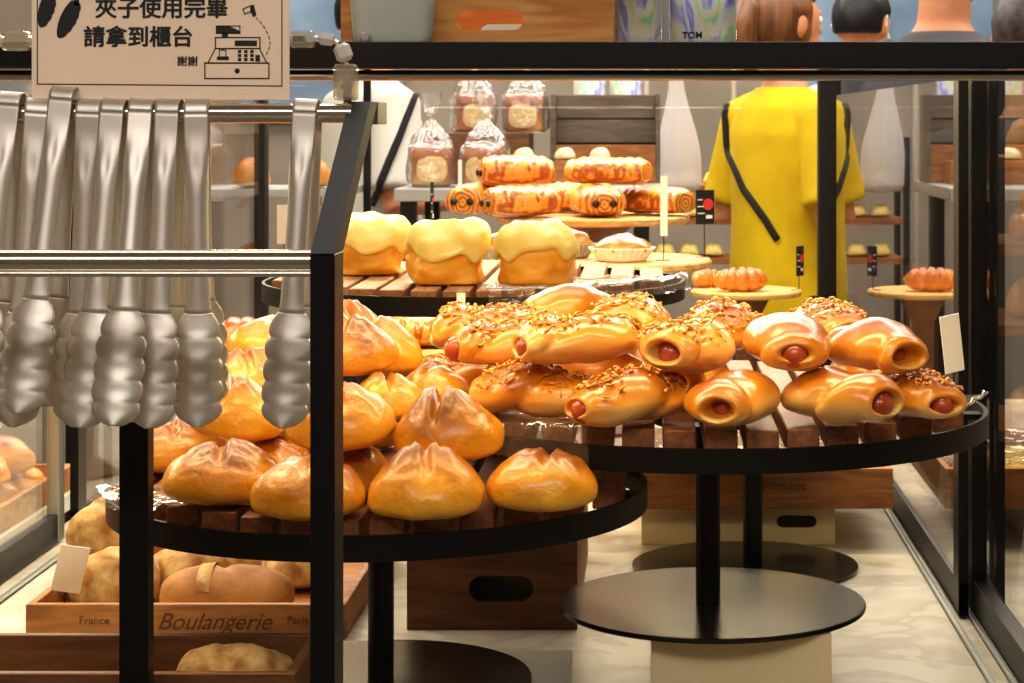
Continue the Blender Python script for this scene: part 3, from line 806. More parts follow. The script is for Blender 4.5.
for sg in (-1, 1):
    TA[sg] = me_from(sheet(lambda u, v: arm_pt(2*u-1, v*HS, sg), 14, 44), 'arm', True)
    TH[sg] = me_from(sheet(lambda u, v: arm_pt(2*u-1, HS+v*(TL-HS), sg), 20, 64), 'scalloped_head', True)
BEND = me_from(sheet(lambda u, v: Vector(((2*u-1)*.0090, .0096*math.cos(PI*v), .0096*math.sin(PI*v))), 8, 20), 'spring_bend', True)
for m_ in list(TA.values())+list(TH.values())+[BEND]: m_.materials.append(M['steel'])
def tongs(px, lift, roll, yaw, label, pitch=0, dy=0):
    t = thing('serving_tongs', label, 'tongs', (X(px, RY-.01), RY+dy, RZ+lift), 0, 'steel tongs on the rail')
    t.rotation_euler = (math.radians(pitch), math.radians(roll), math.radians(yaw))
    for sg in (-1, 1):
        solid(obj('arm', TA[sg], None, t), .0008); solid(obj('scalloped_head', TH[sg], None, t), .0008)
    solid(obj('spring_bend', BEND, None, t), .0008)
for a in (
    (8, .0065, 3.6, -4, 'leftmost steel tongs, cut by the picture edge and tilted left', -3),
    (35, .0015, 4.0, 6, 'steel tongs tilted behind the leftmost pair, mostly hidden', 5),
    (61, .0105, 4.0, -4, 'tallest-standing steel tongs with a high bent top, third from the left', -4),
    (87, .0012, 2.4, 0, 'steel tongs just right of the tall-topped pair, heads overlapped by a neighbour', 6.5),
    (112, .0012, 2.9, -3, 'steel tongs in the middle of the bunch, fifth from the left', -2),
    (139, .0012, 2.2, 3, 'steel tongs in front of the short black post, sixth from the left', -6.5),
    (167, .0012, 1.4, -3, 'rightmost of the bunched tongs seen face on', 0),
    (194, .0012, -.4, 8, 'tongs hanging behind at the right end of the bunch', 6.5),
    (305, .0012, 2.4, -5, 'lone steel tongs hanging apart beside the slanted black bar', 0),
):
    tongs(*a)

# ------------------------------------------------------------------ counter sign
SD = 1.552
sign = thing('counter_sign', 'beige card sign with Chinese lettering asking to return tongs to the counter', 'sign', W(160, 100, SD))
SB = W(160, 100, SD)
def sp(px, py): p = W(px, py, SD); return p.x-SB.x, p.z-SB.z
x0, z0 = sp(31.5, 100); x1, z1 = sp(289.5, -62)
obj('card', boxm(x0, x1, 0, .0012, z0, z1, .0004, 1), M['signcard'], sign)
YI = -.0005
def ink(shapes, name, mat='ink'):
    bm = bmesh.new()
    for sh in shapes:
        if sh[0] == 'l':
            _, ax, ay, bx_, by_, wd = sh; A = Vector(sp(ax, ay)); B = Vector(sp(bx_, by_)); d = (B-A).normalized(); n = Vector((-d.y, d.x))*wd/2*SD/F; d = d*wd/2*SD/F
            pts = [A-d+n, B+d+n, B+d-n, A-d-n]
        elif sh[0] == 'p': pts = [Vector(sp(*q)) for q in sh[1]]
        elif sh[0] == 'c':
            _, cx, cy, r = sh; pts = [Vector(sp(cx+r*math.cos(2*PI*i/24), cy+r*math.sin(2*PI*i/24))) for i in range(24)]
        bm.faces.new([bm.verts.new((p.x, YI, p.y)) for p in pts])
    return obj(name, bm, M[mat], sign)
ink([('l', 37.5, -55, 37.5, 84, 1), ('l', 37.5, 84, 282, 86, 1), ('l', 282, 86, 282, -55, 1)], 'border_line')
def loop(pts, w): return [('l', *pts[i], *pts[(i+1) % len(pts)], w) for i in range(len(pts))]
reg = loop([(205, 63), (269, 63), (269, 78.5), (205, 78.5)], 1.2)+loop([(215.5, 48.5), (259.5, 48.5), (267, 63), (208, 63)], 1.1)+loop([(215.5, 37.5), (260, 37.5), (260, 48.5), (215.5, 48.5)], 1.1)
reg += loop([(216.5, 26), (240, 26), (240, 33.3), (216.5, 33.3)], 1.0)+[('p', [(216.5, 26), (229, 26), (240, 31), (240, 33.3), (216.5, 33.3)]), ('p', [(222, 33.3), (228, 33.3), (228, 37.5), (222, 37.5)]), ('p', [(235, 40.5), (257, 40.5), (257, 46), (235, 46)]), ('c', 237.3, 71, 2.6)]
reg += loop([(219.5, 50), (226, 50), (226, 57), (219.5, 57)], .9)+[('p', [(217, 56.5), (229, 56.5), (229, 60), (217, 60)]), ('p', [(255.5, 55), (260, 55), (260, 61.5), (255.5, 61.5)])]
for i in range(3):
    for j in range(3): x, y = 238+i*6.2, 50+j*4; reg.append(('p', [(x, y), (x+3.4, y), (x+3.4, y+3), (x, y+3)]))
ink(reg, 'register_icon')
sc_ = [('p', [(250.5, 5.5), (254, 4.7), (256.5, 15), (253.5, 17.3), (250.5, 11.5)])]+loop([(243, 9), (250.8, 5.8), (252, 11.2), (244.8, 14)], 1)
arc = [(256.5, 18), (260, 21.5), (263.5, 26), (266.5, 31), (269, 36.5), (270.3, 42), (269.6, 47), (267.8, 52), (265, 56)]
for i in range(len(arc)-1): a, b = arc[i], arc[i+1]; sc_.append(('l', a[0], a[1], a[0]+.5*(b[0]-a[0]), a[1]+.5*(b[1]-a[1]), .9))
ink(sc_, 'scanner_icon')
def scallop_head(cx, cy, ang, L, w):
    pts = []; n = 40
    for i in range(n+1):
        t = i/n; hw = w*math.sin(PI*min(1, .12+.88*t))**.55*(1 if t < .98 else .6)+.9*abs(math.sin(t*PI*5)); pts.append((hw, t*L))
    for i in range(n, -1, -1):
        t = i/n; hw = w*math.sin(PI*min(1, .12+.88*t))**.55; pts.append((-hw*.9, t*L))
    c, s = math.cos(ang), math.sin(ang)
    return ('p', [(cx+x*c-y*s, cy+x*s+y*c) for x, y in pts])
ink([scallop_head(51, -8, .28, 37, 8), scallop_head(76, 2, .45, 40, 8.5), ('l', 51, -7, 62, -50, 5), ('l', 77, 3, 70, -50, 5)], 'tongs_icon')
k = SD/F
x, z = sp(95, 16); text('夾子使用完畢', 22.2*k, M['ink'], 'lettering', sign, (x, YI, z), thick=1.15*k)
x, z = sp(83.5, 44.8); text('請拿到櫃台', 22.0*k, M['ink'], 'lettering', sign, (x, YI, z), thick=1.15*k)
x, z = sp(177, 65); text('謝謝', 10.6*k, M['ink'], 'small_lettering', sign, (x, YI, z), thick=.35*k)
# clear clips that hold the sign
hold = thing('sign_clip', 'clear plastic clip arm with white joints gripping the right edge of the sign', 'clip', W(345, 102, 1.56))
HB = W(345, 102, 1.56)
def hp(px, py, d=1.56): return W(px, py, d)-HB
def hbox(name, pa, pb, dep, mat, bev=.002):
    a, b = hp(*pa), hp(*pb)
    return obj(name, boxm(min(a.x, b.x), max(a.x, b.x), -dep/2, dep/2, min(a.z, b.z), max(a.z, b.z), bev, 3), mat, hold)
hbox('clamp_body', (334, 64), (358, 100.5), .016, M['acrylic'], .004); hbox('clamp_jaw', (338, 70), (354, 98), .022, M['acrylic'], .002)
hbox('spring', (341, 84), (352, 90), .010, M['chrome'], .001)
def hexbead(a, b, r):
    A, B = hp(*a), hp(*b); bm = bmesh.new()
    tube(bm, [A, A+(B-A)*.2, A+(B-A)*.8, B], [r*.6, r, r, r*.6], 6); obj('joint', bm, M['white'], hold)
hexbead((346.5, 61), (340, 44), .0066); hexbead((334, 40), (319, 38), .0056)
bm = bmesh.new(); tube(bm, [hp(338, 43), hp(334.5, 41)], .0018, 8); tube(bm, [hp(346.5, 62), hp(346, 65)], .0018, 8); tube(bm, [hp(318, 38), hp(314, 38)], .0018, 8); obj('ball_stud', bm, M['steel'], hold)
hbox('grip', (291, 31), (315, 48), .012, M['acrylic'], .003); hbox('grip_pad', (281, 33), (291, 46), .010, M['acrylic'], .001); hbox('grip_spring', (294, 35), (305, 43), .014, M['chrome'], .001)
hold2 = thing('sign_clip', 'clear plastic clip gripping the left edge of the sign', 'clip', W(17, 42, 1.56))
HB = W(17, 42, 1.56); hold = hold2
hbox('grip', (3, 31), (30, 51), .014, M['acrylic'], .004); hbox('grip_pad', (30, 34), (42, 47), .010, M['acrylic'], .001)
hexbead((-14, 40), (2, 41), .0060)

# ------------------------------------------------------------------ things on top of the case
TZ = EYE+.0614
crate('wooden_crate', 'oak-coloured crate with a rounded hand slot on top of the case', .2345, .26, .14, M['cratetop'], (-.149, 1.765, TZ), 0, slot=(.0584, .0172, .0107, .0246), cat='crate')
t = thing('plastic_bin', 'frosted clear plastic bin standing before the oak crate on the case', 'bin', (X(393, 1.73), 1.732, TZ))
def binf(u, v):
    c, s = math.cos(u), math.sin(u); e = 2/5
    if v < .25: r = v/.25*.93; z = .0008+.004*sm(.8, 1, r)
    else: k = (v-.25)/.75; r = .93+.07*min(1, k*3)+.04*k; z = .004+.105*k
    return Vector((.0345*r*sgnpow(c, e), .0235*r*sgnpow(s, e), z))
bm = bmesh.new(); rows = []
for j in range(24): rows.append([bm.verts.new(binf(2*PI*i/48, (j+.02)/23.02)) for i in range(48)])
for A, B in zip(rows, rows[1:]):
    for i in range(48): bm.faces.new((A[i], A[(i+1) % 48], B[(i+1) % 48], B[i]))
bm.faces.new(rows[0])
obj('bin_shell', me_from(bm, 'bin', True), M['frosted'], t)
bm = bmesh.new(); lathe(bm, [(0, 0), (.0042, 0), (.0048, .002), (.003, .004), (0, .004)], 20); bmesh.ops.rotate(bm, verts=bm.verts, matrix=Matrix.Rotation(PI/2, 3, 'X'))
obj('drain_plug', bm, M['greyshelf'], t, (-.020, -.0238, .0075))
def pouch(name, label, loc, w, h, dp, mat, group=None, tom=None):
    t = thing(name, label, 'foil bag', loc, 0, group)
    def f(u, v):
        c, s = math.cos(u), math.sin(u); k = v
        prof = min(1, (k/.08)**.5) if k < .08 else (1 if k < .8 else max(.02, 1-((k-.8)/.2)**1.2*.98))
        y = dp/2*sgnpow(s, .8)*prof; x = w/2*sgnpow(c, .35)*(1 if 0 < k < 1 else 0)
        if k in (0, 1): return Vector((0, 0, h*k))
        return Vector((x, y+.003*nz((x*30, k*4, s), 1, w*90)*(1-k*.2), h*k+(.0004 if k < .02 else 0)))
    obj('foil_pouch', me_from(surf(f, 40, 30), 'pouch', True), mat, t)
    if tom: text(*tom[:2], M['ink'], 'lettering', t, tom[2], bold=.00015)
    return t
pouch('foil_bag', 'narrow shimmering foil bag right of the oak crate on the case', (X(638, 1.9), 1.9, TZ), .044, .13, .02, M['holo'], 'shimmering foil bags')
pouch('foil_bag', 'wide shimmering foil bag printed TOM on top of the case', (X(703, 1.9), 1.9, TZ), .062, .13, .02, M['holo'], 'shimmering foil bags', ('TOM', .0085, (-.0195, -.0118, .0140)))
o = obj('grey_divider', boxm(X(657, 1.93), X(669, 1.93), 1.925, 1.93, TZ, TZ+.13), M['greyshelf']); tag(o, 'grey upright strip between the two foil bags on the case', 'divider')

# ------------------------------------------------------------------ price cards on wires
def price_card(name, label, px, py0, py1, d, w, zfoot, mat, yaw=0, lean=0, cat='price card', dark=False, rolled_x=0, xfoot=0, group=None):
    """a small card held up by a bent wire that stands at zfoot"""
    z0, z1 = Z(py1, d), Z(py0, d)
    t = thing(name, label, cat, (X(px, d), d, zfoot), math.radians(yaw), group)
    bm = boxm(-w/2, w/2, -.0006, .0006, 0, z1-z0, .0003, 1)
    c = obj('card', bm, mat, t, (0, 0, z0-zfoot), (math.radians(lean), math.radians(rolled_x), 0))
    bm = bmesh.new(); zz = max(.012, z0-zfoot)
    pts = [(-.012, .012, .0012), (.012, .012, .0012), (0, .0024, .0016), (0, .0024, zz+.006), (.003, .0024, zz+.011), (0, .0024, zz+.015), (-.003, .0024, zz+.011)]
    tube(bm, pts, .0009, 8); obj('wire_holder', bm, M['black'], t)
    if dark:
        bm = bmesh.new(); r = min(w*.28, .012); bm.faces.new([bm.verts.new((w*.16+r*math.cos(2*PI*i/20), -.0010, (z1-z0)*.58+r*math.sin(2*PI*i/20))) for i in range(20)])
        obj('red_spot', bm, M['red'], c)
        bm = bmesh.new()
        for q, (a, b) in enumerate(((.12, .5), (.12, .42), (.12, .34))): box(bm, -w*.42, -w*.42+w*b*.8, -.0011, -.0007, (z1-z0)*(.3+.2*q), (z1-z0)*(.33+.2*q))
        box(bm, w*.05, w*.38, -.0011, -.0007, (z1-z0)*.16, (z1-z0)*.26)
        obj('print_lines', bm, M['inkwhite'], c)
    return t
price_card('price_card', 'white blank price card on a wire at the right rim of the sausage bun stand', 955, 313, 372, 2.06, .022, Z1S+.002, M['paper'], 20, 6, rolled_x=-10)
price_card('price_card', 'white price card tilted in a wire holder at the left corner of the bread crate', 65, 541, 592, 2.345, .033, FLOOR+.009, M['paper'], 18, 16, rolled_x=12)
price_card('price_card', 'small white price card seen between the tongs and the slanted bar', 284, 205, 244, 2.52, .017, Z3S+.002, M['paper'], 4, 0)
price_card('price_card', 'thin white card before the rim of the brioche stand', 461, 293, 330, 2.15, .009, Z1S+.0006, M['paper'], 0, 0)

# ------------------------------------------------------------------ floury loaves low on the left
def loaf_mesh(seed, L=.075, wy=.042, hz=.040, rough=.004, cuts=0):
    def f(u, v):
        al = PI*v; c, s = math.cos(u), math.sin(u)
        r = math.sin(al)**.6 if 0 < v < 1 else 0; x = L*math.cos(al)
        y = wy*r*sgnpow(c, .95); z = (hz*r*sgnpow(s, .9) if s > 0 else .016*r*sgnpow(s, .6))
        p = Vector((x, y, z)); n = nz(p, 22, seed)*rough+nz(p, 70, seed)*rough*.35
        if cuts and s > 0: n -= .006*max(0, math.cos((x+y*.5)*cuts))**14*s
        return p+Vector((math.cos(al)*.6, c, max(s, 0)))*n
    return me_from(surf(f, 40, 36), 'loaf', True)
def loaf(label, px, d, zb, mesh, mat, rz=0, s=(1, 1, 1), group=None, name='bread_loaf', cat='loaf', x=None, rx=0, py=None):
    o = obj(name, mesh, None, None, (X(px, d) if x is None else x, d, zb+.0165*s[2]), (rx, 0, math.radians(rz)))
    if not mesh.materials: mesh.materials.append(mat)
    o.scale = s
    if x is None: settle(o, [mesh], zb, px, py, d, group)
    return tag(o, label, cat, group)
LA = loaf_mesh(2, .050, .045, .048, .006); LB = loaf_mesh(5, .076, .040, .039, .002, 55); LC = loaf_mesh(9, .062, .045, .040, .007); LD = loaf_mesh(12, .066, .046, .045, .008)
BZ = FLOOR+.0085
loaf('crusty round loaf with a flaky floury top at the left of the bread crate', 104, 2.39, BZ, LA, M['flour'], 15, (1.02, 1, 1.05), 'floury loaves in the bread crate')
loaf('smooth oblong loaf with one pale stripe at the front of the bread crate', 228, 2.355, BZ, LB, M['loaf'], 0, (1, 1, 1), 'floury loaves in the bread crate')
st_ = bpy.data.objects['bread_loaf.001']
obj('flour_stripe', me_from(sheet(lambda u, v: Vector((-.030+.016*v, 0, 0))+(lambda r: Vector((0, .0405*r*math.cos(PI*(.12+.76*u)), .0415*r*sgnpow(math.sin(PI*(.12+.76*u)), .9))))(math.sqrt(max(0, 1-((-.030+.016*v)/.076)**2))**.6), 20, 4), 'stripe', True), M['flour'], st_)
loaf('pale loaf behind the striped loaf, second row left', 180, 2.47, BZ, LC, M['flour'], 60, (.9, .9, 1.05), 'floury loaves in the bread crate', rx=0)
loaf('dusky loaf behind the striped loaf, second row right', 296, 2.50, BZ, LC, M['loaf'], 100, (.9, .9, 1), 'floury loaves in the bread crate')
loaf('floury loaf at the back of the bread crate under the bun stand', 225, 2.59, BZ, LD, M['flour'], 0, (1, .8, 1), 'floury loaves in the bread crate')
loaf('pale crusted loaf at the back left corner of the bread crate', 110, 2.54, BZ, LA, M['flour'], 50, (1, 1, 1.1), 'floury loaves in the bread crate')
FZ = FLOOR+.0080  # loaves below are added, standing in for the reflection on the glass
def inx(px, d=1.757): return dict(px=px, d=d)
loaf('dark-crusted dusted loaf leaning over the front loaf in the reflection stand-in crate, lower left', 268, 1.757, FZ, LD, M['flour'], 6, (.80, .9, .95), 'loaves standing in for a glass reflection')
loaf('dusted loaf at the far left of the reflection stand-in crate', 2, 1.757, FZ, LC, M['flour'], -8, (.95, .9, 1), 'loaves standing in for a glass reflection')
loaf('flour-dusted loaf at the front right of the reflection stand-in crate', 236, 1.757, FZ, LD, M['flour'], 10, (.80, .82, .95), 'loaves standing in for a glass reflection', py=683)

# ------------------------------------------------------------------ boards and pastries deeper in the case
def cake_stand(label, cx, cy, R, zt, th=.014, mat='boardw', pole=None, group=None, stemr=.022):
    t = thing('cake_stand', label, 'cake stand', (cx, cy, 0), 0, group)
    bm = bmesh.new(); lathe(bm, [(0, zt-th), (R-.004, zt-th), (R, zt-th+.004), (R, zt-.003), (R-.003, zt), (0, zt)], 72)
    o = obj('round_board', me_from(bm, 'board', True), M[mat], t); o.modifiers.new('edge', 'EDGE_SPLIT')
    bm = bmesh.new(); lathe(bm, [(0, zt-th-.0005), (R*.45, zt-th-.0005), (stemr, zt-th-.05), (stemr*.9, FLOOR+.03), (R*.55, FLOOR+.006), (R*.55, FLOOR+.0006), (0, FLOOR+.0006)], 48)
    o = obj('pedestal', me_from(bm, 'ped', True), M['cratedk'], t); o.modifiers.new('edge', 'EDGE_SPLIT')
    return t
ZB1, ZB2 = EYE-.232, EYE-.176
cake_stand('round beech board with paper-cased pastries behind the brioches', -.085, 3.43, .188, ZB1)
cake_stand('higher round beech board with the pile of chocolate pastries', -.105, 3.80, .178, ZB2)
ZC = EYE-.330
cake_stand('small round board with a filled croissant before the yellow shirt', .187, 3.99, .108, ZC, .012)
ZL = EYE-.338
cake_stand('low round board with dark twisted pastries below the brioche stand', -.385, 3.08, .125, ZL)
ZM = EYE-.372
cake_stand('small low board with one plaited bun at the left of the case', -.655, 3.32, .10, ZM)

def pain_mesh(seed, L=.060, wy=.036, hz=.026):
    def f(u, v):
        al = PI*v; c, s = math.cos(u), math.sin(u); r = math.sin(al)**.32 if 0 < v < 1 else 0
        x = L*math.copysign(abs(math.cos(al))**.75, math.cos(al)); y = wy*r*sgnpow(c, .85); z = hz*r*sgnpow(s, .85) if s > 0 else hz*.7*r*sgnpow(s, .7)
        p = Vector((x, y, z)); st = .0012*math.sin(x*420+8*y)*r*(1 if s > -.2 else 0)
        return p+Vector((0, c, s))*(nz(p, 25, seed)*.003+st)
    return me_from(surf(f, 36, 44), 'rolled_dough', True)
PM = [pain_mesh(1), pain_mesh(4, .064, .034, .024), pain_mesh(8, .055, .036, .027)]
for m_ in PM: m_.materials.append(M['rolled'])
bm = bmesh.new(); tube(bm, [(.0585, 0, 0), (.0645, 0, 0)], .0055, 10); STICK = me_from(bm, 'chocolate_stick', True); STICK.materials.append(M['choc'])
def pain(label, px, d, zb, k, rz, lift=0, rx=0, s=1.0):
    t = thing('chocolate_pastry', label, 'pastry', (X(px, d), d, 0), math.radians(rz), 'rolled chocolate pastries')
    t.rotation_euler.x = math.radians(rx); t.scale = (s, s, s)
    settle(t, [PM[k]], zb, px, lift or None, d, 'pastry')
    obj('rolled_dough', PM[k], None, t)
    for y in (-.013, .013):
        q = obj('chocolate_stick', STICK, None, t, (-.002 if k != 2 else -.007, y, .001))
for a in (
    (597, 3.735, 0, 282, 'rolled pastry facing out with two chocolate ends, front of the pile', 0),
    (655, 3.80, 1, 315, 'rolled pastry lying at the right end of the pile', 0),
    (478, 3.80, 2, 250, 'rolled pastry at the left foot of the pile beside the bagged loaf', 0),
    (521, 3.70, 2, 205, 'shiny rolled pastry lying left of the two-ended one', 0),
    (580, 3.895, 2, 180, 'rolled pastry low at the back of the pile', 0),
    (608, 3.80, 1, 340, 'long rolled pastry on top of the pile, right', 180),
    (516, 3.79, 2, 195, 'round-backed brown pastry on top of the pile, left', 178),
):
    pain(a[4], a[0], a[1], ZB2+.001, a[2], a[3], a[5], 0, 1.24)

def fluted(R, h, n=28, dep=.0022):
    def f(u, v):
        fl = dep*math.sin(u/(2*PI)*2*PI*n)
        if v < .4: r = R*.72*v/.4; z = 0; fl = 0
        else: k = (v-.4)/.6; r = R*(.72+.28*k); z = h*k; fl *= k
        return Vector(((r+fl)*math.cos(u), (r+fl)*math.sin(u), z+.0002*v))
    bm = bmesh.new(); rows = []
    for j in range(15): rows.append([bm.verts.new(f(2*PI*i/168, max(.01, j/14))) for i in range(168)])
    for A, B in zip(rows, rows[1:]):
        for i in range(168): bm.faces.new((A[i], A[(i+1) % 168], B[(i+1) % 168], B[i]))
    bm.faces.new(rows[0]); return me_from(bm, 'paper_cup', True)
def dome(R, h, seed, rough=.005):
    def f(u, v):
        ph = PI*v; d = Vector((math.sin(ph)*math.cos(u), math.sin(ph)*math.sin(u), math.cos(ph)))
        p = Vector((R*sgnpow(d.x, .9), R*sgnpow(d.y, .9), h*d.z if d.z > 0 else .006*d.z)); return p+d*(nz(p, 60, seed)*rough+nz(p, 24, seed)*rough)
    return me_from(surf(f, 36, 22), 'pastry_dome', True)
def cup_pastry(label, px, d, zb, R, h, hp_, seed, mat='crois', cupmat='paper', s=(1, 1, 1), rz=0, cup_h=.024):
    t = thing('paper_cup_pastry', label, 'pastry', (X(px, d), d, zb), math.radians(rz), 'pastries in paper cases'); t.scale = s
    solid(obj('paper_cup', fluted(R, cup_h), M[cupmat], t), .0006)
    obj('pastry_dome', dome(R*.9, hp_, seed), M[mat], t, (0, 0, cup_h*.85))
cup_pastry('flaky-topped pastry in a white fluted paper cup right of the brioches', 622, 3.37, ZB1+.0008, .054, .02, .020, 3, cup_h=.022)
cup_pastry('long pastry in grey paper between the left and middle brioches', 505, 3.36, ZB1+.0008, .045, .02, .026, 6, 'crois', 'greypaper', (1.35, .8, 1), -14)
cup_pastry('brown pastry in a torn grey paper case behind the right brioche', 566, 3.45, ZB1+.0008, .042, .02, .026, 11, 'crois', 'greypaper', (1.25, .8, 1), -18)
cup_pastry('golden pastry in grey paper at the back left of the lower board', 468, 3.475, ZB1+.0008, .036, .02, .024, 14, 'rolled', 'greypaper', (1.1, .8, 1), 10)

def croissant_mesh(seed, R=.042, rad=.025, span=1.35, nr=7):
    def f(u, v):
        a = (v-.5)*2*span; k = 2*v-1
        th = rad*max(0, 1-abs(k)**2.3)**.6*(.86+.26*abs(math.sin(PI*nr*v))**.7*(1 if 0 < v < 1 else 0))
        cx, cy = R*math.sin(a), R*(1-math.cos(a)); n = Vector((math.sin(a), -math.cos(a), 0)); c, s = math.cos(u), math.sin(u)
        return Vector((cx*1.15, cy, 0))+n*th*c*.95+Vector((0, 0, th*s*(1.1 if s > 0 else .75)))
    return me_from(surf(f, 28, 70), 'croissant', True)
CM = croissant_mesh(1); CM.materials.append(M['crois']); FILL = dome(.012, .010, 4, .002); FILL.materials.append(M['cream'])
def croissant(label, px, d, zb, rz, s=1.0, fill=True, x=None):
    t = thing('croissant', label, 'croissant', (X(px, d) if x is None else x, d, zb+.0185*s), math.radians(rz), 'croissants'); t.scale = (s, s, s)
    obj('crescent', CM, None, t)
    if fill: obj('cream_filling', FILL, None, t, (.046, .024, .002))
croissant('ridged croissant with cream at its right tip on the small round board', 742, 3.94, ZC+.001, 8, .95)
croissant('second croissant at the left edge of the small round board', 708, 4.045, ZC+.001, 200, .72, False)
for px, d, k, rz, lb in ((362, 3.05, 1, 20, 'flat brown pastry in crinkled film on the low board'), (430, 3.05, 2, 200, 'three-cornered toasted pastry on the low board beside the sausage buns'), (395, 3.135, 0, 185, 'pale twisted pastry at the back of the low board')):
    t = thing('toasted_pastry', lb, 'pastry', (X(px, d), d, ZL+.021), math.radians(rz), 'toasted pastries on the low board')
    obj('rolled_dough', PM[k], None, t).scale = (.85, 1.0, 1.0)
def plait(seed):
    def f(u, v):
        ph = PI*v; d = Vector((math.sin(ph)*math.cos(u), math.sin(ph)*math.sin(u), math.cos(ph)))
        p = Vector((.042*sgnpow(d.x, .8), .036*sgnpow(d.y, .8), .036*sgnpow(d.z, .8) if d.z > 0 else .012*d.z)); w = abs(math.sin(p.x*130+p.z*90))**.7*.005*(1 if d.z > -.3 else 0)
        return p+d*w
    return me_from(surf(f, 44, 32), 'bun', True)
PL = plait(1); PL.materials.append(M['crois'])
tag(obj('plaited_bun', PL, None, None, (X(240, 3.32), 3.32, ZM+.013)), 'plaited brown bun alone on its board behind the tong heads', 'bun')
price_card('price_card', 'black price card with a red spot on a wire right of the stacked pastries', 705, 190, 224, 3.43, .034, ZB1+.0008, M['felt'], 24, dark=True)
price_card('price_card', 'black price card seen nearly edge on beside the small croissant board', 800, 246, 276, 3.955, .030, ZC+.0008, M['felt'], 58, dark=True)
price_card('price_card', 'small black price card leaning at the back of the pastry pile', 634, 160, 180, 3.90, .042, ZB2+.0008, M['felt'], -12, dark=True)
price_card('price_card', 'cream card on a wire right of the flaky paper-cup pastry', 664, 176, 236, 3.35, .012, ZB1+.0008, M['paper'], 10)
price_card('price_card', 'thin striped black card on a wire above the middle brioche', 432, 182, 225, 3.10, .010, ZL+.0008, M['felt'], 70, dark=True)
# yellow sweets under film in the wooden tray
rnd = random.Random(5)
for q, (x_, y_) in enumerate([(-.12, 2.80), (-.035, 2.79), (.03, 2.86), (.075, 2.79), (.15, 2.82), (.225, 2.795), (.27, 2.87), (.19, 2.90), (-.07, 2.89)]):
    bx_ = x_+.06
    if bx_ > .268: bx_ = .268
    places = ['at the far left end', 'left of the black pole', 'behind the black pole', 'between the two poles', 'right of the small pedestal pole', 'near the right end in front', 'at the right end behind', 'in the back row, right of centre', 'in the back row, left']
    o = obj('lemon_sweet_pack', me_from(surf(lambda u, v: Vector((.034*math.sin(PI*v)**.5*sgnpow(math.cos(u), .6) if 0 < v < 1 else 0, .026*math.sin(PI*v)**.5*sgnpow(math.sin(u), .6) if 0 < v < 1 else 0, -.013*math.cos(PI*v)+.003*nz((u, v*4, q), 1.3, q)*math.sin(PI*v))), 28, 16), 'pack', True), M['lemon'], None, (bx_, y_+.02, FLOOR+.0562+.0075+.0145+.022), (0, 0, rnd.uniform(-.4, .4)))
    o.location.z = FLOOR+.0562+.0075+.0165+.016
    tag(o, 'yellow sweet pack in the wooden tray, '+places[q], 'sweets', 'yellow sweet packs')
o = obj('cellophane_sheet', me_from(sheet(lambda u, v: Vector((-.0+.318*u, 2.747+.33*v, FLOOR+.0562+.0565+.004*nz((u*14, v*12, 0), 1, 2)+.002*nz((u*40, v*30, 0), 1, 5))), 70, 50), 'film', True), M['film'])
tag(o, 'crinkled clear film covering the tray of yellow sweets', 'film')

# ------------------------------------------------------------------ beyond the end pane: table of bagged loaves
tb = thing('side_table', 'grey table carrying bagged loaves beyond the end pane', 'table', (-.29, 5.02, 0)); TT = EYE-.158
obj('table_top', boxm(-.30, .315, -.30, .36, TT-.03, TT, .003), M['greyshelf'], tb)
for sx in (-1, 1):
    for sy in (-1, 1): obj('leg', boxm(sx*.27-.018, sx*.27+.018, sy*.26-.018, sy*.26+.018, 0, TT-.0305), M['black'], tb)
o = obj('loaf_riser', boxm(-.57, -.30, 5.06, 5.30, TT+.0006, TT+.125, .002), M['cratedk']); tag(o, 'dark wooden riser under the rear bagged loaves', 'riser')
def tin_loaf(seed):
    def f(u, v):
        c, s = math.cos(u), math.sin(u); e = 2/4
        if v < .15: r = v/.15*.93; z = 0
        elif v < .6: k = (v-.15)/.45; r = .93+.05*k; z = .062*k
        else: k = (v-.6)/.4; a = k*PI/2; r = 1.04*math.cos(a)**.6 if k < 1 else 0; z = .062+.036*math.sin(a)
        p = Vector((.048*r*sgnpow(c, e), .065*r*sgnpow(s, e), z)); return p+Vector((c, s, .4))*nz(p, 22, seed)*.004
    return me_from(surf(f, 44, 30), 'tin_bread', True)
def bag_mesh(seed):
    prof = [(0, .0), (.9, .001), (1.12, .012), (1.13, .05), (1.1, .09), (.85, .118), (.42, .142), (.16, .158), (.13, .166), (.30, .182), (.48, .205), (.52, .222)]
    def f(u, k):
        i = min(int(k), len(prof)-2); t_ = k-i; r = prof[i][0]*(1-t_)+prof[i+1][0]*t_; z = prof[i][1]*(1-t_)+prof[i+1][1]*t_
        e = 2/3.2 if z < .1 else 1; c, s = math.cos(u), math.sin(u)
        ple = .09*math.sin(11*u+seed)*sm(.08, .14, z)+.05*math.sin(23*u)*sm(.1, .16, z)
        w = 1+ple+.10*nz((c*2, s*2, z*30), 1, seed)
        return Vector((.050*r*w*sgnpow(c, e), (.067 if z < .1 else .052)*r*w*sgnpow(s, e), z))
    bm = bmesh.new(); rows = []
    ks = [.05]+[x*.25 for x in range(1, 45)]
    for kk in ks: rows.append([bm.verts.new(f(2*PI*i/72, min(kk, len(prof)-1.001))) for i in range(72)])
    for A, B in zip(rows, rows[1:]):
        for i in range(72): bm.faces.new((A[i], A[(i+1) % 72], B[(i+1) % 72], B[i]))
    bm.faces.new(rows[0]); return me_from(bm, 'plastic_bag', True)
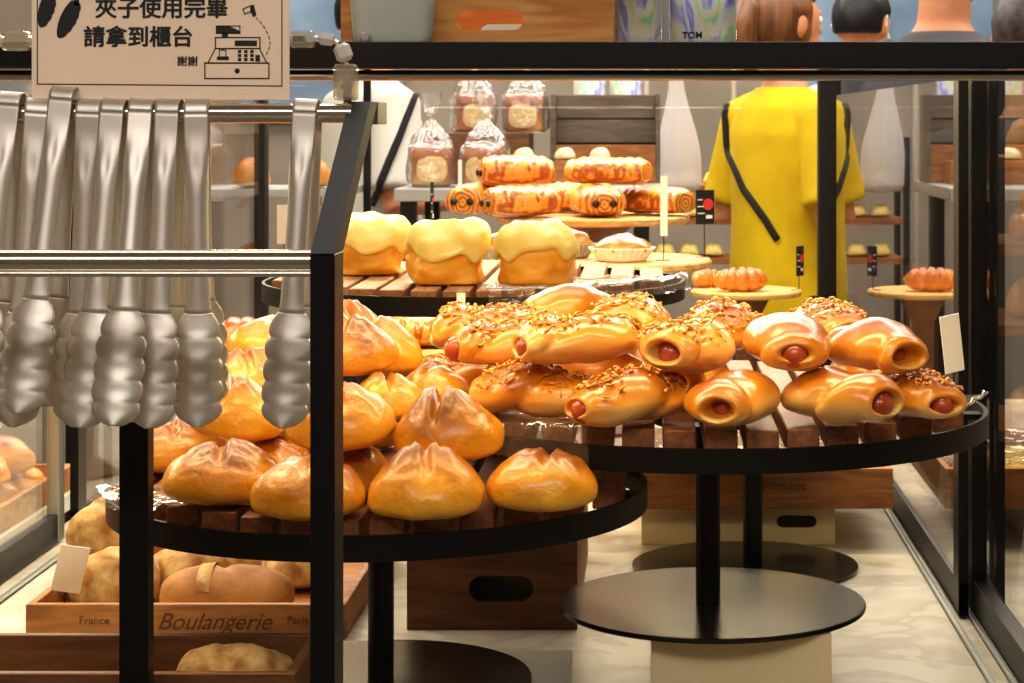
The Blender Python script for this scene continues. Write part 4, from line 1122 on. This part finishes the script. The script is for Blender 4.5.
CRUMB = me_from(surf(lambda u, v: Vector((.036*math.sin(PI*v)**.4*sgnpow(math.cos(u), .7) if 0 < v < 1 else 0, -.0025*math.cos(PI*v), .030*math.sin(PI*v)**.4*sgnpow(math.sin(u), .7) if 0 < v < 1 else 0)), 28, 10), 'cut_face', True); CRUMB.materials.append(M['crumb'])
def bagged(label, px, d, zb, seed, rz=0, s=1.0):
    t = thing('bagged_loaf', label, 'bagged loaf', (X(px, d), d, zb), math.radians(rz), 'loaves in clear bags'); t.scale = (s, s, s)
    obj('tin_bread', tin_loaf(seed), M['toast'], t, (0, 0, .003)); obj('cut_face', CRUMB, None, t, (0, -.066, .042)); obj('plastic_bag', bag_mesh(seed), M['bag'], t)
bagged('bagged loaf at the left end of the grey table, neck of its bag twisted upright', 431, 4.85, TT+.0008, 2, 8)
bagged('bagged loaf second from the left in the front row on the grey table', 486, 4.84, TT+.0008, 5, -6)
bagged('bagged loaf on the riser behind, left one', 474, 5.15, TT+.1258, 9, 12)
bagged('bagged loaf on the riser behind, right one', 526, 5.16, TT+.1258, 13, -4)
o = obj('bun_step', boxm(-.235, -.015, 5.0, 5.12, TT+.0006, TT+.058, .002), M['cratew']); tag(o, 'light wooden step carrying pale buns on the grey table', 'step')
t = thing('backdrop_crate', 'tall grey-brown wooden crate standing behind the pale buns', 'crate', (-.112, 5.14, TT+.0006))
obj('back_board', boxm(-.126, .126, .10, .115, 0, .222, .001), M['backdrop'], t)
for k in range(2): obj('slat', boxm(-.126, .126, .086, .0995, .10+.062*k, .158+.062*k, .001), M['backdrop'], t)
for sx in (-1, 1): obj('side_board', boxm(sx*.132-.006, sx*.132+.006, .0, .115, 0, .222, .001), M['backdrop'], t)
obj('front_board', boxm(-.1255, .1255, 0, .012, 0, .095, .001), M['cratew'], t)
o = dome(.026, .022, 3, .003); o.materials.append(M['green'])
for px, lb in ((524, 'pale green glazed bun at the left of the wooden step'), (565, 'pale glazed bun in the middle of the wooden step'), (600, 'pale glazed bun at the right end of the wooden step')):
    tag(obj('glazed_bun', o, None, None, (X(px, 5.05), 5.05, TT+.058+.0075)), lb, 'bun', 'pale glazed buns')
pouch('foil_bag', 'shimmering foil bag behind the tall crate, left one', (X(590, 5.30), 5.30, TT+.0006), .085, .275, .02, M['holo'], 'shimmering foil bags')
pouch('foil_bag', 'shimmering foil bag behind the tall crate, right one', (X(626, 5.31), 5.31, TT+.0006), .085, .275, .02, M['holo'], 'shimmering foil bags')
price_card('price_card', 'cream price card edge on before the second bagged loaf', 460, 160, 192, 4.745, .012, TT+.0006, M['paper'], 50)

# hanging carrier bag on a garment rail, and the far shelves
t = thing('hanging_rail', 'steel rail with two uprights behind the grey table', 'rail', (.11, 5.62, 0))
for x_ in (-.12, .12): bm = bmesh.new(); tube(bm, [(x_, 0, 0), (x_, 0, 1.535)], .008, 10); obj('upright', bm, M['steel'], t)
bm = bmesh.new(); tube(bm, [(-.128, 0, 1.54), (.128, 0, 1.54)], .008, 10); obj('cross_rail', bm, M['steel'], t)
t = thing('carrier_bag', 'white plastic carrier bag hanging right of the tall crate', 'bag', (X(676, 5.6), 5.62, 0))
def cbag(u, v):
    c, s = math.cos(u), math.sin(u); zt, zb = EYE+.125, EYE-.20
    z = zt+(zb-zt)*v; w = .018+.042*sm(0, .75, v) if v < .93 else .060*math.sqrt(max(0, 1-((v-.93)/.07)**2))
    w *= 1+.12*math.sin(7*u)*(1-v)
    return Vector((w*c+.012*v, w*.6*s, z)) if 0 < v < 1 else Vector((.012*v, 0, z))
obj('bag_body', me_from(surf(cbag, 40, 40), 'bag', True), M['bagwhite'], t)
for sx in (-1, 1):
    bm = bmesh.new(); tube(bm, [(sx*.010, -.004, EYE+.123), (sx*.012, -.015, EYE+.16), (sx*.012, -.0135, 1.546), (sx*.012, -.006, 1.556), (sx*.012, .006, 1.556), (sx*.012, .0135, 1.546), (sx*.012, .015, EYE+.16), (sx*.010, .006, EYE+.123)], .003, 8); obj('bag_handle', bm, M['bagwhite'], t)
def shelf_rack(label, cx, cy, w, dp, zs, top, group=None, mat='greyshelf'):
    t = thing('shelf_rack', label, 'shelf rack', (cx, cy, 0), 0, group)
    for sx in (-1, 1):
        for sy in (-1, 1): obj('upright', boxm(sx*w/2-.009, sx*w/2+.009, sy*dp/2-.009, sy*dp/2+.009, 0, top), M['black'], t)
    for z in zs: obj('shelf', boxm(-w/2+.0095, w/2-.0095, -dp/2, dp/2, z-.018, z, .001), M[mat], t)
    return t
RL = loaf_mesh(21, .07, .045, .05, .003); RL.materials.append(M['toast']); RS = loaf_mesh(23, .055, .04, .04, .004); RS.materials.append(M['crois'])
# left rack
zsl = (EYE-.165, EYE-.355, EYE-.56)
shelf_rack('grey bread rack beyond the left of the case', -1.05, 5.05, .66, .34, zsl, 1.62)
WL = ['upper', 'middle', 'lower']
for i, z in enumerate(zsl):
    for j, x_ in enumerate((-1.27, -1.12, -.965, -.82)):
        loaf('%s on the %s shelf of the left bread rack, %s' % (('long tin loaf', 'brown crusty roll', 'round brown roll')[i], WL[i], ('leftmost', 'second from the left', 'third from the left', 'rightmost')[j]), 0, 4.97, z+.001, RL if i == 0 else RS, None, 75+12*j, (1, 1, 1.1-.1*i), 'breads on the left rack', x=x_)
# far cake shelf behind the carrier bag
zsc = (EYE-.19, EYE-.285, EYE-.40)
shelf_rack('small cake rack between the carrier bag and the yellow shirt', .115, 6.05, .28, .22, zsc, 1.30, mat='cratew')
TC = dome(.030, .030, 8, .004); TC.materials.append(M['cream'])
for i, z in enumerate(zsc):
    for j, x_ in enumerate((.045, .115, .185)):
        tag(obj('cream_cake', TC, None, None, (x_, 5.99, z+.0095)), 'pale cream cake on the %s shelf of the cake rack, %s' % (WL[i], ('left', 'middle', 'right')[j]), 'cake', 'cream cakes on the rack')
# added rack standing in for breads mirrored in the right-hand doors
zsr = (EYE-.06, EYE-.20, EYE-.33, EYE-.50)
shelf_rack('wooden bread rack standing in for the reflection in the right sliding doors', .80, 3.45, .50, .30, zsr, 1.42, mat='cratew')
WR = ['top', 'second', 'third', 'bottom']
for i, z in enumerate(zsr):
    for j, x_ in enumerate((.635, .765, .90)):
        loaf('%s on the %s shelf of the right reflection stand-in rack, %s' % ('brown roll' if i % 2 else 'tin loaf', WR[i], ('left', 'middle', 'right')[j]), 0, 3.43, z+.001, RS if i % 2 else RL, None, 80+10*j, (.85, .85, 1), 'breads standing in for the right reflection', x=x_)
# added table standing in for buns mirrored in the left doors
t = thing('bun_table', 'small table of buns standing in for the reflection in the left doors', 'table', (-1.1, 2.7, 0))
obj('table_top', boxm(-.26, .26, -.34, .34, .785, .81, .002), M['white'], t)
for sx in (-1, 1):
    for sy in (-1, 1): obj('leg', boxm(sx*.22-.02, sx*.22+.02, sy*.3-.02, sy*.3+.02, 0, .7845), M['black'], t)
crate('wooden_tray', 'wooden tray of round buns on the left reflection stand-in table', .48, .62, .035, M['cratew'], (-1.085, 2.39, 0.8106), 0, cat='tray')
n_ = 0
NB = dome(.048, .040, 2, .003); NB.materials.append(M['bun'])
rowsn = ['front', 'second', 'third', 'fourth', 'back']
for j, y_ in enumerate((2.46, 2.57, 2.68, 2.79, 2.90)):
    for i, x_ in enumerate((-.905, -1.02)):
        tag(obj('round_bun', NB, None, None, (x_, y_, 0.8106+.015), (0, 0, .7*j+i)), 'round golden bun in the left reflection stand-in tray, %s row, %s' % (rowsn[j], 'near the glass' if i == 0 else 'away from the glass'), 'bun', 'round buns standing in for the left reflection')
for j, y_ in enumerate((2.625, 2.735, 2.845)):
    tag(obj('round_bun', NB, None, None, (-.905, y_, 0.8106+.015+.046), (.1, 0, .5*j)), 'upper round bun stacked in the left reflection stand-in tray, %s' % ('front one', 'middle one', 'back one')[j], 'bun', 'round buns standing in for the left reflection')

cup_pastry('pastry in a white paper cup on the left reflection stand-in buns', 0, 2.60, .8106+.010+.125, .05, .02, .022, 7, 'crois')
bpy.data.objects['paper_cup_pastry.004'].location.x = -.87

# ------------------------------------------------------------------ people beyond the case
def blob(c, r, bm, n=20):
    return surf(lambda u, v: Vector((c[0]+r[0]*math.sin(PI*v)*math.cos(u), c[1]+r[1]*math.sin(PI*v)*math.sin(u), c[2]+r[2]*math.cos(PI*v))), n, n//2+2, bm)
def loft(bm, secs, n=28):
    rings = [[bm.verts.new((cx+rx*math.cos(2*PI*i/n), cy+ry*math.sin(2*PI*i/n), cz)) for i in range(n)] for cx, cy, cz, rx, ry in secs]
    for A, B in zip(rings, rings[1:]):
        for i in range(n): bm.faces.new((A[i], A[(i+1) % n], B[(i+1) % n], B[i]))
    bm.faces.new(rings[0][::-1]); bm.faces.new(rings[-1]); return bm
def fuse(bm, voxel, smooth=4):
    """one continuous skin over overlapping volumes"""
    me = me_from(bm, 'volume'); o = bpy.data.objects.new('volume', me); C.objects.link(o)
    r = o.modifiers.new('fuse', 'REMESH'); r.mode = 'VOXEL'; r.voxel_size = voxel
    s = o.modifiers.new('smooth', 'SMOOTH'); s.iterations = smooth; s.factor = .5
    bpy.context.view_layer.update()
    out = bpy.data.meshes.new_from_object(o.evaluated_get(bpy.context.evaluated_depsgraph_get()))
    bpy.data.objects.remove(o); out.materials.clear()
    for p in out.polygons: p.use_smooth = True
    return out
def hand(bm, wrist, direc, side, r=1.0):
    """palm, four unequal curled fingers and a thumb leaving the side of the palm"""
    w = Vector(wrist); d = Vector(direc).normalized(); up = Vector((0, -.2, 1)); a = d.cross(up).normalized(); b = a.cross(d).normalized()
    tube(bm, [w-d*.02, w+d*.02, w+d*.055, w+d*.085], [.024, .030, .038, .036], 14, .42)
    for i, (L, off) in enumerate(((.068, -.027), (.078, -.009), (.073, .009), (.056, .026))):
        p0 = w+d*.082+a*off*side; p1 = p0+d*L*.45-b*.006; p2 = p1+d*L*.3-b*.016; p3 = p2+d*L*.2-b*.018
        tube(bm, [p0-d*.02, p0, p1, p2, p3], [.0095, .0095, .009, .0082, .006], 8)
    q0 = w+d*.03-a*.030*side; tube(bm, [q0, q0+d*.025-a*.022*side-b*.006, q0+d*.052-a*.028*side-b*.014], [.012, .0105, .008], 8)
def person(label, px, d, height, face_deg, shirt, hairmat, hair, elbows, wrists, wide=1.0, mask=False, trousers='denim', x=None):
    """stands at depth d, local front is -Y, turned by face_deg"""
    s = height/1.72
    t = thing('person', label, 'person', (X(px, d) if x is None else x, d, .0), math.radians(face_deg)); t.scale = (s, s, s)
    bm = bmesh.new()
    loft(bm, [(0, 0, .84, .10*wide, .08), (0, 0, .90, .165*wide, .11), (0, 0, .98, .165*wide, .115), (0, 0, 1.08, .140*wide, .10), (0, -.005, 1.22, .160*wide, .115), (0, 0, 1.33, .175*wide, .108), (0, .005, 1.395, .15*wide, .085), (0, .005, 1.43, .085, .065), (0, -.002, 1.47, .057, .056), (0, -.012, 1.56, .053, .055)])
    for sx, el, wr in ((-1, elbows[0], wrists[0]), (1, elbows[1], wrists[1])):
        S_ = Vector((sx*.175*wide, .005, 1.375)); E_ = Vector(el); W_ = Vector(wr)
        tube(bm, [S_-Vector((sx*.05, 0, -.005)), S_, S_.lerp(E_, .5), E_, E_.lerp(W_, .4), W_], [.05, .052, .046, .038, .037, .026], 16)
        hand(bm, W_, W_-E_, -sx)
        H_ = Vector((sx*.085, 0, .90)); K_ = Vector((sx*.095, -.01, .49)); A_ = Vector((sx*.10, .02, .08))
        tube(bm, [H_+Vector((0, 0, .03)), H_, H_.lerp(K_, .5), K_, K_.lerp(A_, .35), A_], [.075, .088, .072, .054, .055, .038], 18)
        tube(bm, [A_+Vector((0, .03, -.045)), A_+Vector((0, -.06, -.045)), A_+Vector((0, -.17, -.055))], [.032, .036, .026], 12, .8)
    # head: skull, jaw, nose, brow, lips, ears
    blob((0, -.005, 1.625), (.074, .094, .092), bm, 28); blob((0, -.042, 1.575), (.056, .056, .068), bm, 24)
    tube(bm, [(0, -.094, 1.628), (0, -.106, 1.606), (0, -.112, 1.592)], [.008, .011, .013], 10); blob((0, -.090, 1.648), (.045, .012, .009), bm, 14)
    blob((0, -.092, 1.557), (.021, .010, .0075), bm, 12); blob((0, -.088, 1.526), (.020, .014, .014), bm, 12)
    for sx in (-1, 1): blob((sx*.077, .004, 1.612), (.010, .020, .032), bm, 14)
    obj('body', fuse(bm, .0075, 3), M['skin'], t)
    for sx in (-1, 1):
        e = obj('eye', me_from(blob((0, 0, 0), (.0125, .0125, .0125), bmesh.new(), 16), 'eye', True), M['eye'], t, (sx*.031, -.0845, 1.628))
        obj('iris', me_from(blob((0, -.0085, 0), (.006, .005, .006), bmesh.new(), 12), 'iris', True), M['iris'], e)
    obj('lips', me_from(blob((0, -.0955, 1.557), (.020, .008, .007), bmesh.new(), 14), 'lips', True), M['lip'], t)
    # clothes
    bm = bmesh.new(); g = .014
    loft(bm, [(0, 0, .83, .19*wide, .13), (0, 0, .92, .187*wide, .135), (0, 0, 1.08, .168*wide, .13), (0, -.005, 1.22, .180*wide, .135), (0, 0, 1.33, .192*wide, .126), (0, .006, 1.40, .165*wide, .102), (0, .006, 1.435, .100, .080), (0, .004, 1.452, .076, .068)])
    for sx, el in ((-1, elbows[0]), (1, elbows[1])):
        S_ = Vector((sx*.180*wide, .005, 1.375)); E_ = Vector(el); dd = (E_-S_)
        tube(bm, [S_-Vector((sx*.06, 0, -.01)), S_, S_+dd*.45, S_+dd*.86], [.062, .068, .068, .070], 18)
    obj('shirt', fuse(bm, .009, 5), M[shirt], t)
    bm = bmesh.new(); loft(bm, [(0, 0, .80, .15*wide, .11), (0, 0, .86, .178*wide, .124), (0, 0, .95, .176*wide, .126)])
    for sx in (-1, 1):
        tube(bm, [(sx*.088, 0, .92), (sx*.09, 0, .70), (sx*.096, -.006, .48), (sx*.10, .015, .13)], [.094, .086, .068, .060], 18)
    obj('trousers', fuse(bm, .012, 4), M[trousers], t)
    for sx in (-1, 1):
        bm = bmesh.new(); tube(bm, [(sx*.10, .065, .045), (sx*.10, .02, .05), (sx*.10, -.07, .045), (sx*.10, -.165, .034)], [.030, .046, .044, .030], 14, .9); obj('shoe', me_from(bm, 'shoe', True), M['black'], t)
    def hf(u, v):
        ph = PI*v; dr = Vector((math.sin(ph)*math.cos(u), math.sin(ph)*math.sin(u), math.cos(ph)))
        front = sm(.15, .55, -dr.y)                       # how far round to the face
        low = hair['nape']
        cover = sm(low-.1, low+.12, dr.z)*(1-front*(1-sm(.42, .62, dr.z)))
        ear = math.exp(-((dr.y+.02)/.25)**2)*(1-sm(-.05, .25, dr.z)); cover *= 1-ear*hair.get('ear', .9)
        k = .80+(hair['thick']-.80)*cover+.012*math.sin(9*u+6*dr.z)*cover
        return Vector((.076*k*dr.x, -.004+.097*k*dr.y, 1.628+.096*k*dr.z))
    obj('hair', me_from(surf(hf, 60, 44), 'hair', True), M[hairmat], t)
    if hair.get('tail'):
        bm = bmesh.new(); tube(bm, [(0, .07, 1.66), (0, .115, 1.655), (0, .130, 1.60), (0, .118, 1.53), (0, .10, 1.47)], [.022, .034, .036, .028, .010], 16); obj('hair_tail', me_from(bm, 'tail', True), M[hairmat], t)
    if mask:
        mk = me_from(surf(lambda u, v: Vector((.058*math.sin(PI*v)*math.cos(u), -.062-.052*math.sin(PI*v)*max(0, -math.sin(u))-.002, 1.572+.052*math.cos(PI*v))), 32, 20), 'mask', True)
        o = obj('face_mask', mk, M['paper'], t)
        for sx in (-1, 1):
            bm = bmesh.new(); tube(bm, [(sx*.050, -.075, 1.595), (sx*.076, -.03, 1.615), (sx*.087, .014, 1.64), (sx*.088, .024, 1.61), (sx*.079, -.01, 1.575), (sx*.052, -.07, 1.55)], .0022, 6); obj('mask_strap', bm, M['paper'], o)
    return t
DOWN = (((-.23, .02, 1.10), (.23, .02, 1.10)), ((-.235, -.06, .87), (.235, -.06, .87)))
FWD = (((-.235, .03, 1.11), (.235, .03, 1.11)), ((-.16, -.20, 1.12), (.16, -.20, 1.12)))
lady = person('person in a bright yellow T-shirt with a black cross-body strap, brown hair, seen from behind', 785, 5.30, 1.70, 122, 'yellow', 'brownhair', dict(nape=-.75, thick=1.20, ear=.5, tail=True), *FWD, wide=.95)
person('person with short black hair and a mask strap, second head along the rail', 862, 6.1, 1.74, 150, 'lilac', 'blackhair', dict(nape=-.45, thick=1.15, ear=.8), *DOWN, mask=True)
person('tall person with a bare tanned nape and a mask loop behind the ear', 943, 4.62, 1.835, 138, 'greycloth', 'darkhair', dict(nape=-.12, thick=1.08, ear=.95), *DOWN, mask=True)
person('short person with dark greying hair at the right edge', 1032, 4.05, 1.605, 165, 'greycloth', 'darkhair', dict(nape=-.6, thick=1.16, ear=.6), *DOWN)
staff = person('person in a white shirt with a black shoulder strap behind the bagged loaves', 372, 5.72, 1.74, 120, 'whitecloth', 'blackhair', dict(nape=-.5, thick=1.14, ear=.8), *FWD)
def strap(pers, pts_px, wd, name, label):
    bpy.context.view_layer.update()
    sh = [c for c in pers.children if c.name.startswith('shirt')][0]; bt = BVHTree.FromPolygons([sh.matrix_world @ v.co for v in sh.data.vertices], [tuple(p.vertices) for p in sh.data.polygons])
    P = []
    for i in range(len(pts_px)-1):
        for k in range(8): a, b = pts_px[i], pts_px[i+1]; P.append((a[0]+(b[0]-a[0])*k/8, a[1]+(b[1]-a[1])*k/8))
    P.append(pts_px[-1]); pts = []
    eye = Vector((0, 0, EYE))
    for px, py in P:
        dr = (W(px, py, 1)-eye).normalized(); h = bt.ray_cast(eye, dr)
        if h[0]: pts.append(h[0]+h[1]*.004)
    if len(pts) > 2:
        inv = pers.matrix_world.inverted(); bm = bmesh.new(); tube(bm, [inv @ p for p in pts], wd, 8, .35); o = obj(name, me_from(bm, name, True), M['felt'], pers); o['label'] = label
strap(lady, [(733, 88), (726, 115), (728, 150), (745, 190), (766, 220), (778, 240)], .010, 'bag_strap', 'black cross-body strap')
strap(staff, [(414, 95), (398, 140), (380, 185), (372, 205)], .012, 'bag_strap', 'black shoulder strap')

# ------------------------------------------------------------------ camera and light
cam = bpy.data.cameras.new('camera'); co = bpy.data.objects.new('camera', cam); C.objects.link(co); SC.camera = co
co.location = (0, 0, EYE); co.rotation_euler = (PI/2, 0, 0)
cam.sensor_width = 36; cam.lens = F/1024*36; cam.shift_x = -(VX-512)/1024; cam.shift_y = -(341.5-VY)/1024
cam.clip_start = .05; cam.clip_end = 40
cam.dof.use_dof = True; cam.dof.focus_distance = 1.78; cam.dof.aperture_fstop = 30
def area(name, loc, sx, sy, power, col, rot=(0, 0, 0)):
    l = bpy.data.lights.new(name, 'AREA'); l.shape = 'RECTANGLE'; l.size = sx; l.size_y = sy; l.energy = power; l.color = col
    o = bpy.data.objects.new(name, l); C.objects.link(o); o.location = loc; o.rotation_euler = rot; return o
WARM = (1, .83, .47); NEUT = (1, .93, .84)
area('front_led_strip', (-.2, 1.93, EYE+.050), 1.0, .06, 5, WARM, (math.radians(-8), 0, 0))
area('front_led_strip', (-.2, 1.73, EYE+.040), 1.0, .02, 2.2, WARM, (math.radians(14), 0, 0))  # second strip, added to brighten the front faces of the buns
area('middle_led_strip', (-.2, 2.85, EYE+.12), 1.0, .06, 9, WARM, (math.radians(-8), 0, 0))
area('rear_led_strip', (-.2, 3.85, EYE+.18), 1.0, .06, 9, WARM, (math.radians(-5), 0, 0))
area('neighbour_fill', (-1.15, 2.7, 1.45), .3, .8, 14, WARM)  # unseen light added to brighten the buns behind the left doors
area('overhead_fill', (0, -.9, 2.95), 3.0, 1.0, 90, NEUT, (math.radians(38), 0, 0))  # unseen light, added and tilted to brighten the tongs and sign
area('overhead_fill', (0, 2.4, 2.95), 3.0, 1.0, 50, NEUT)
area('overhead_fill', (0, 4.6, 2.95), 4.5, 1.2, 115, NEUT)  # this and the next are unseen, added to lift the dim back
area('overhead_fill', (0, 6.6, 2.95), 4.5, 1.0, 130, NEUT)
w = bpy.data.worlds.new('world'); SC.world = w; w.use_nodes = True
w.node_tree.nodes['Background'].inputs[0].default_value = (.35, .3, .25, 1); w.node_tree.nodes['Background'].inputs[1].default_value = .3
SC.view_settings.view_transform = 'Standard'; SC.view_settings.exposure = -.24
SC.view_settings.look = 'Medium High Contrast'
SC.cycles.transparent_max_bounces = 24; SC.cycles.max_bounces = 10; SC.cycles.sample_clamp_indirect = 6; SC.cycles.use_denoising = True
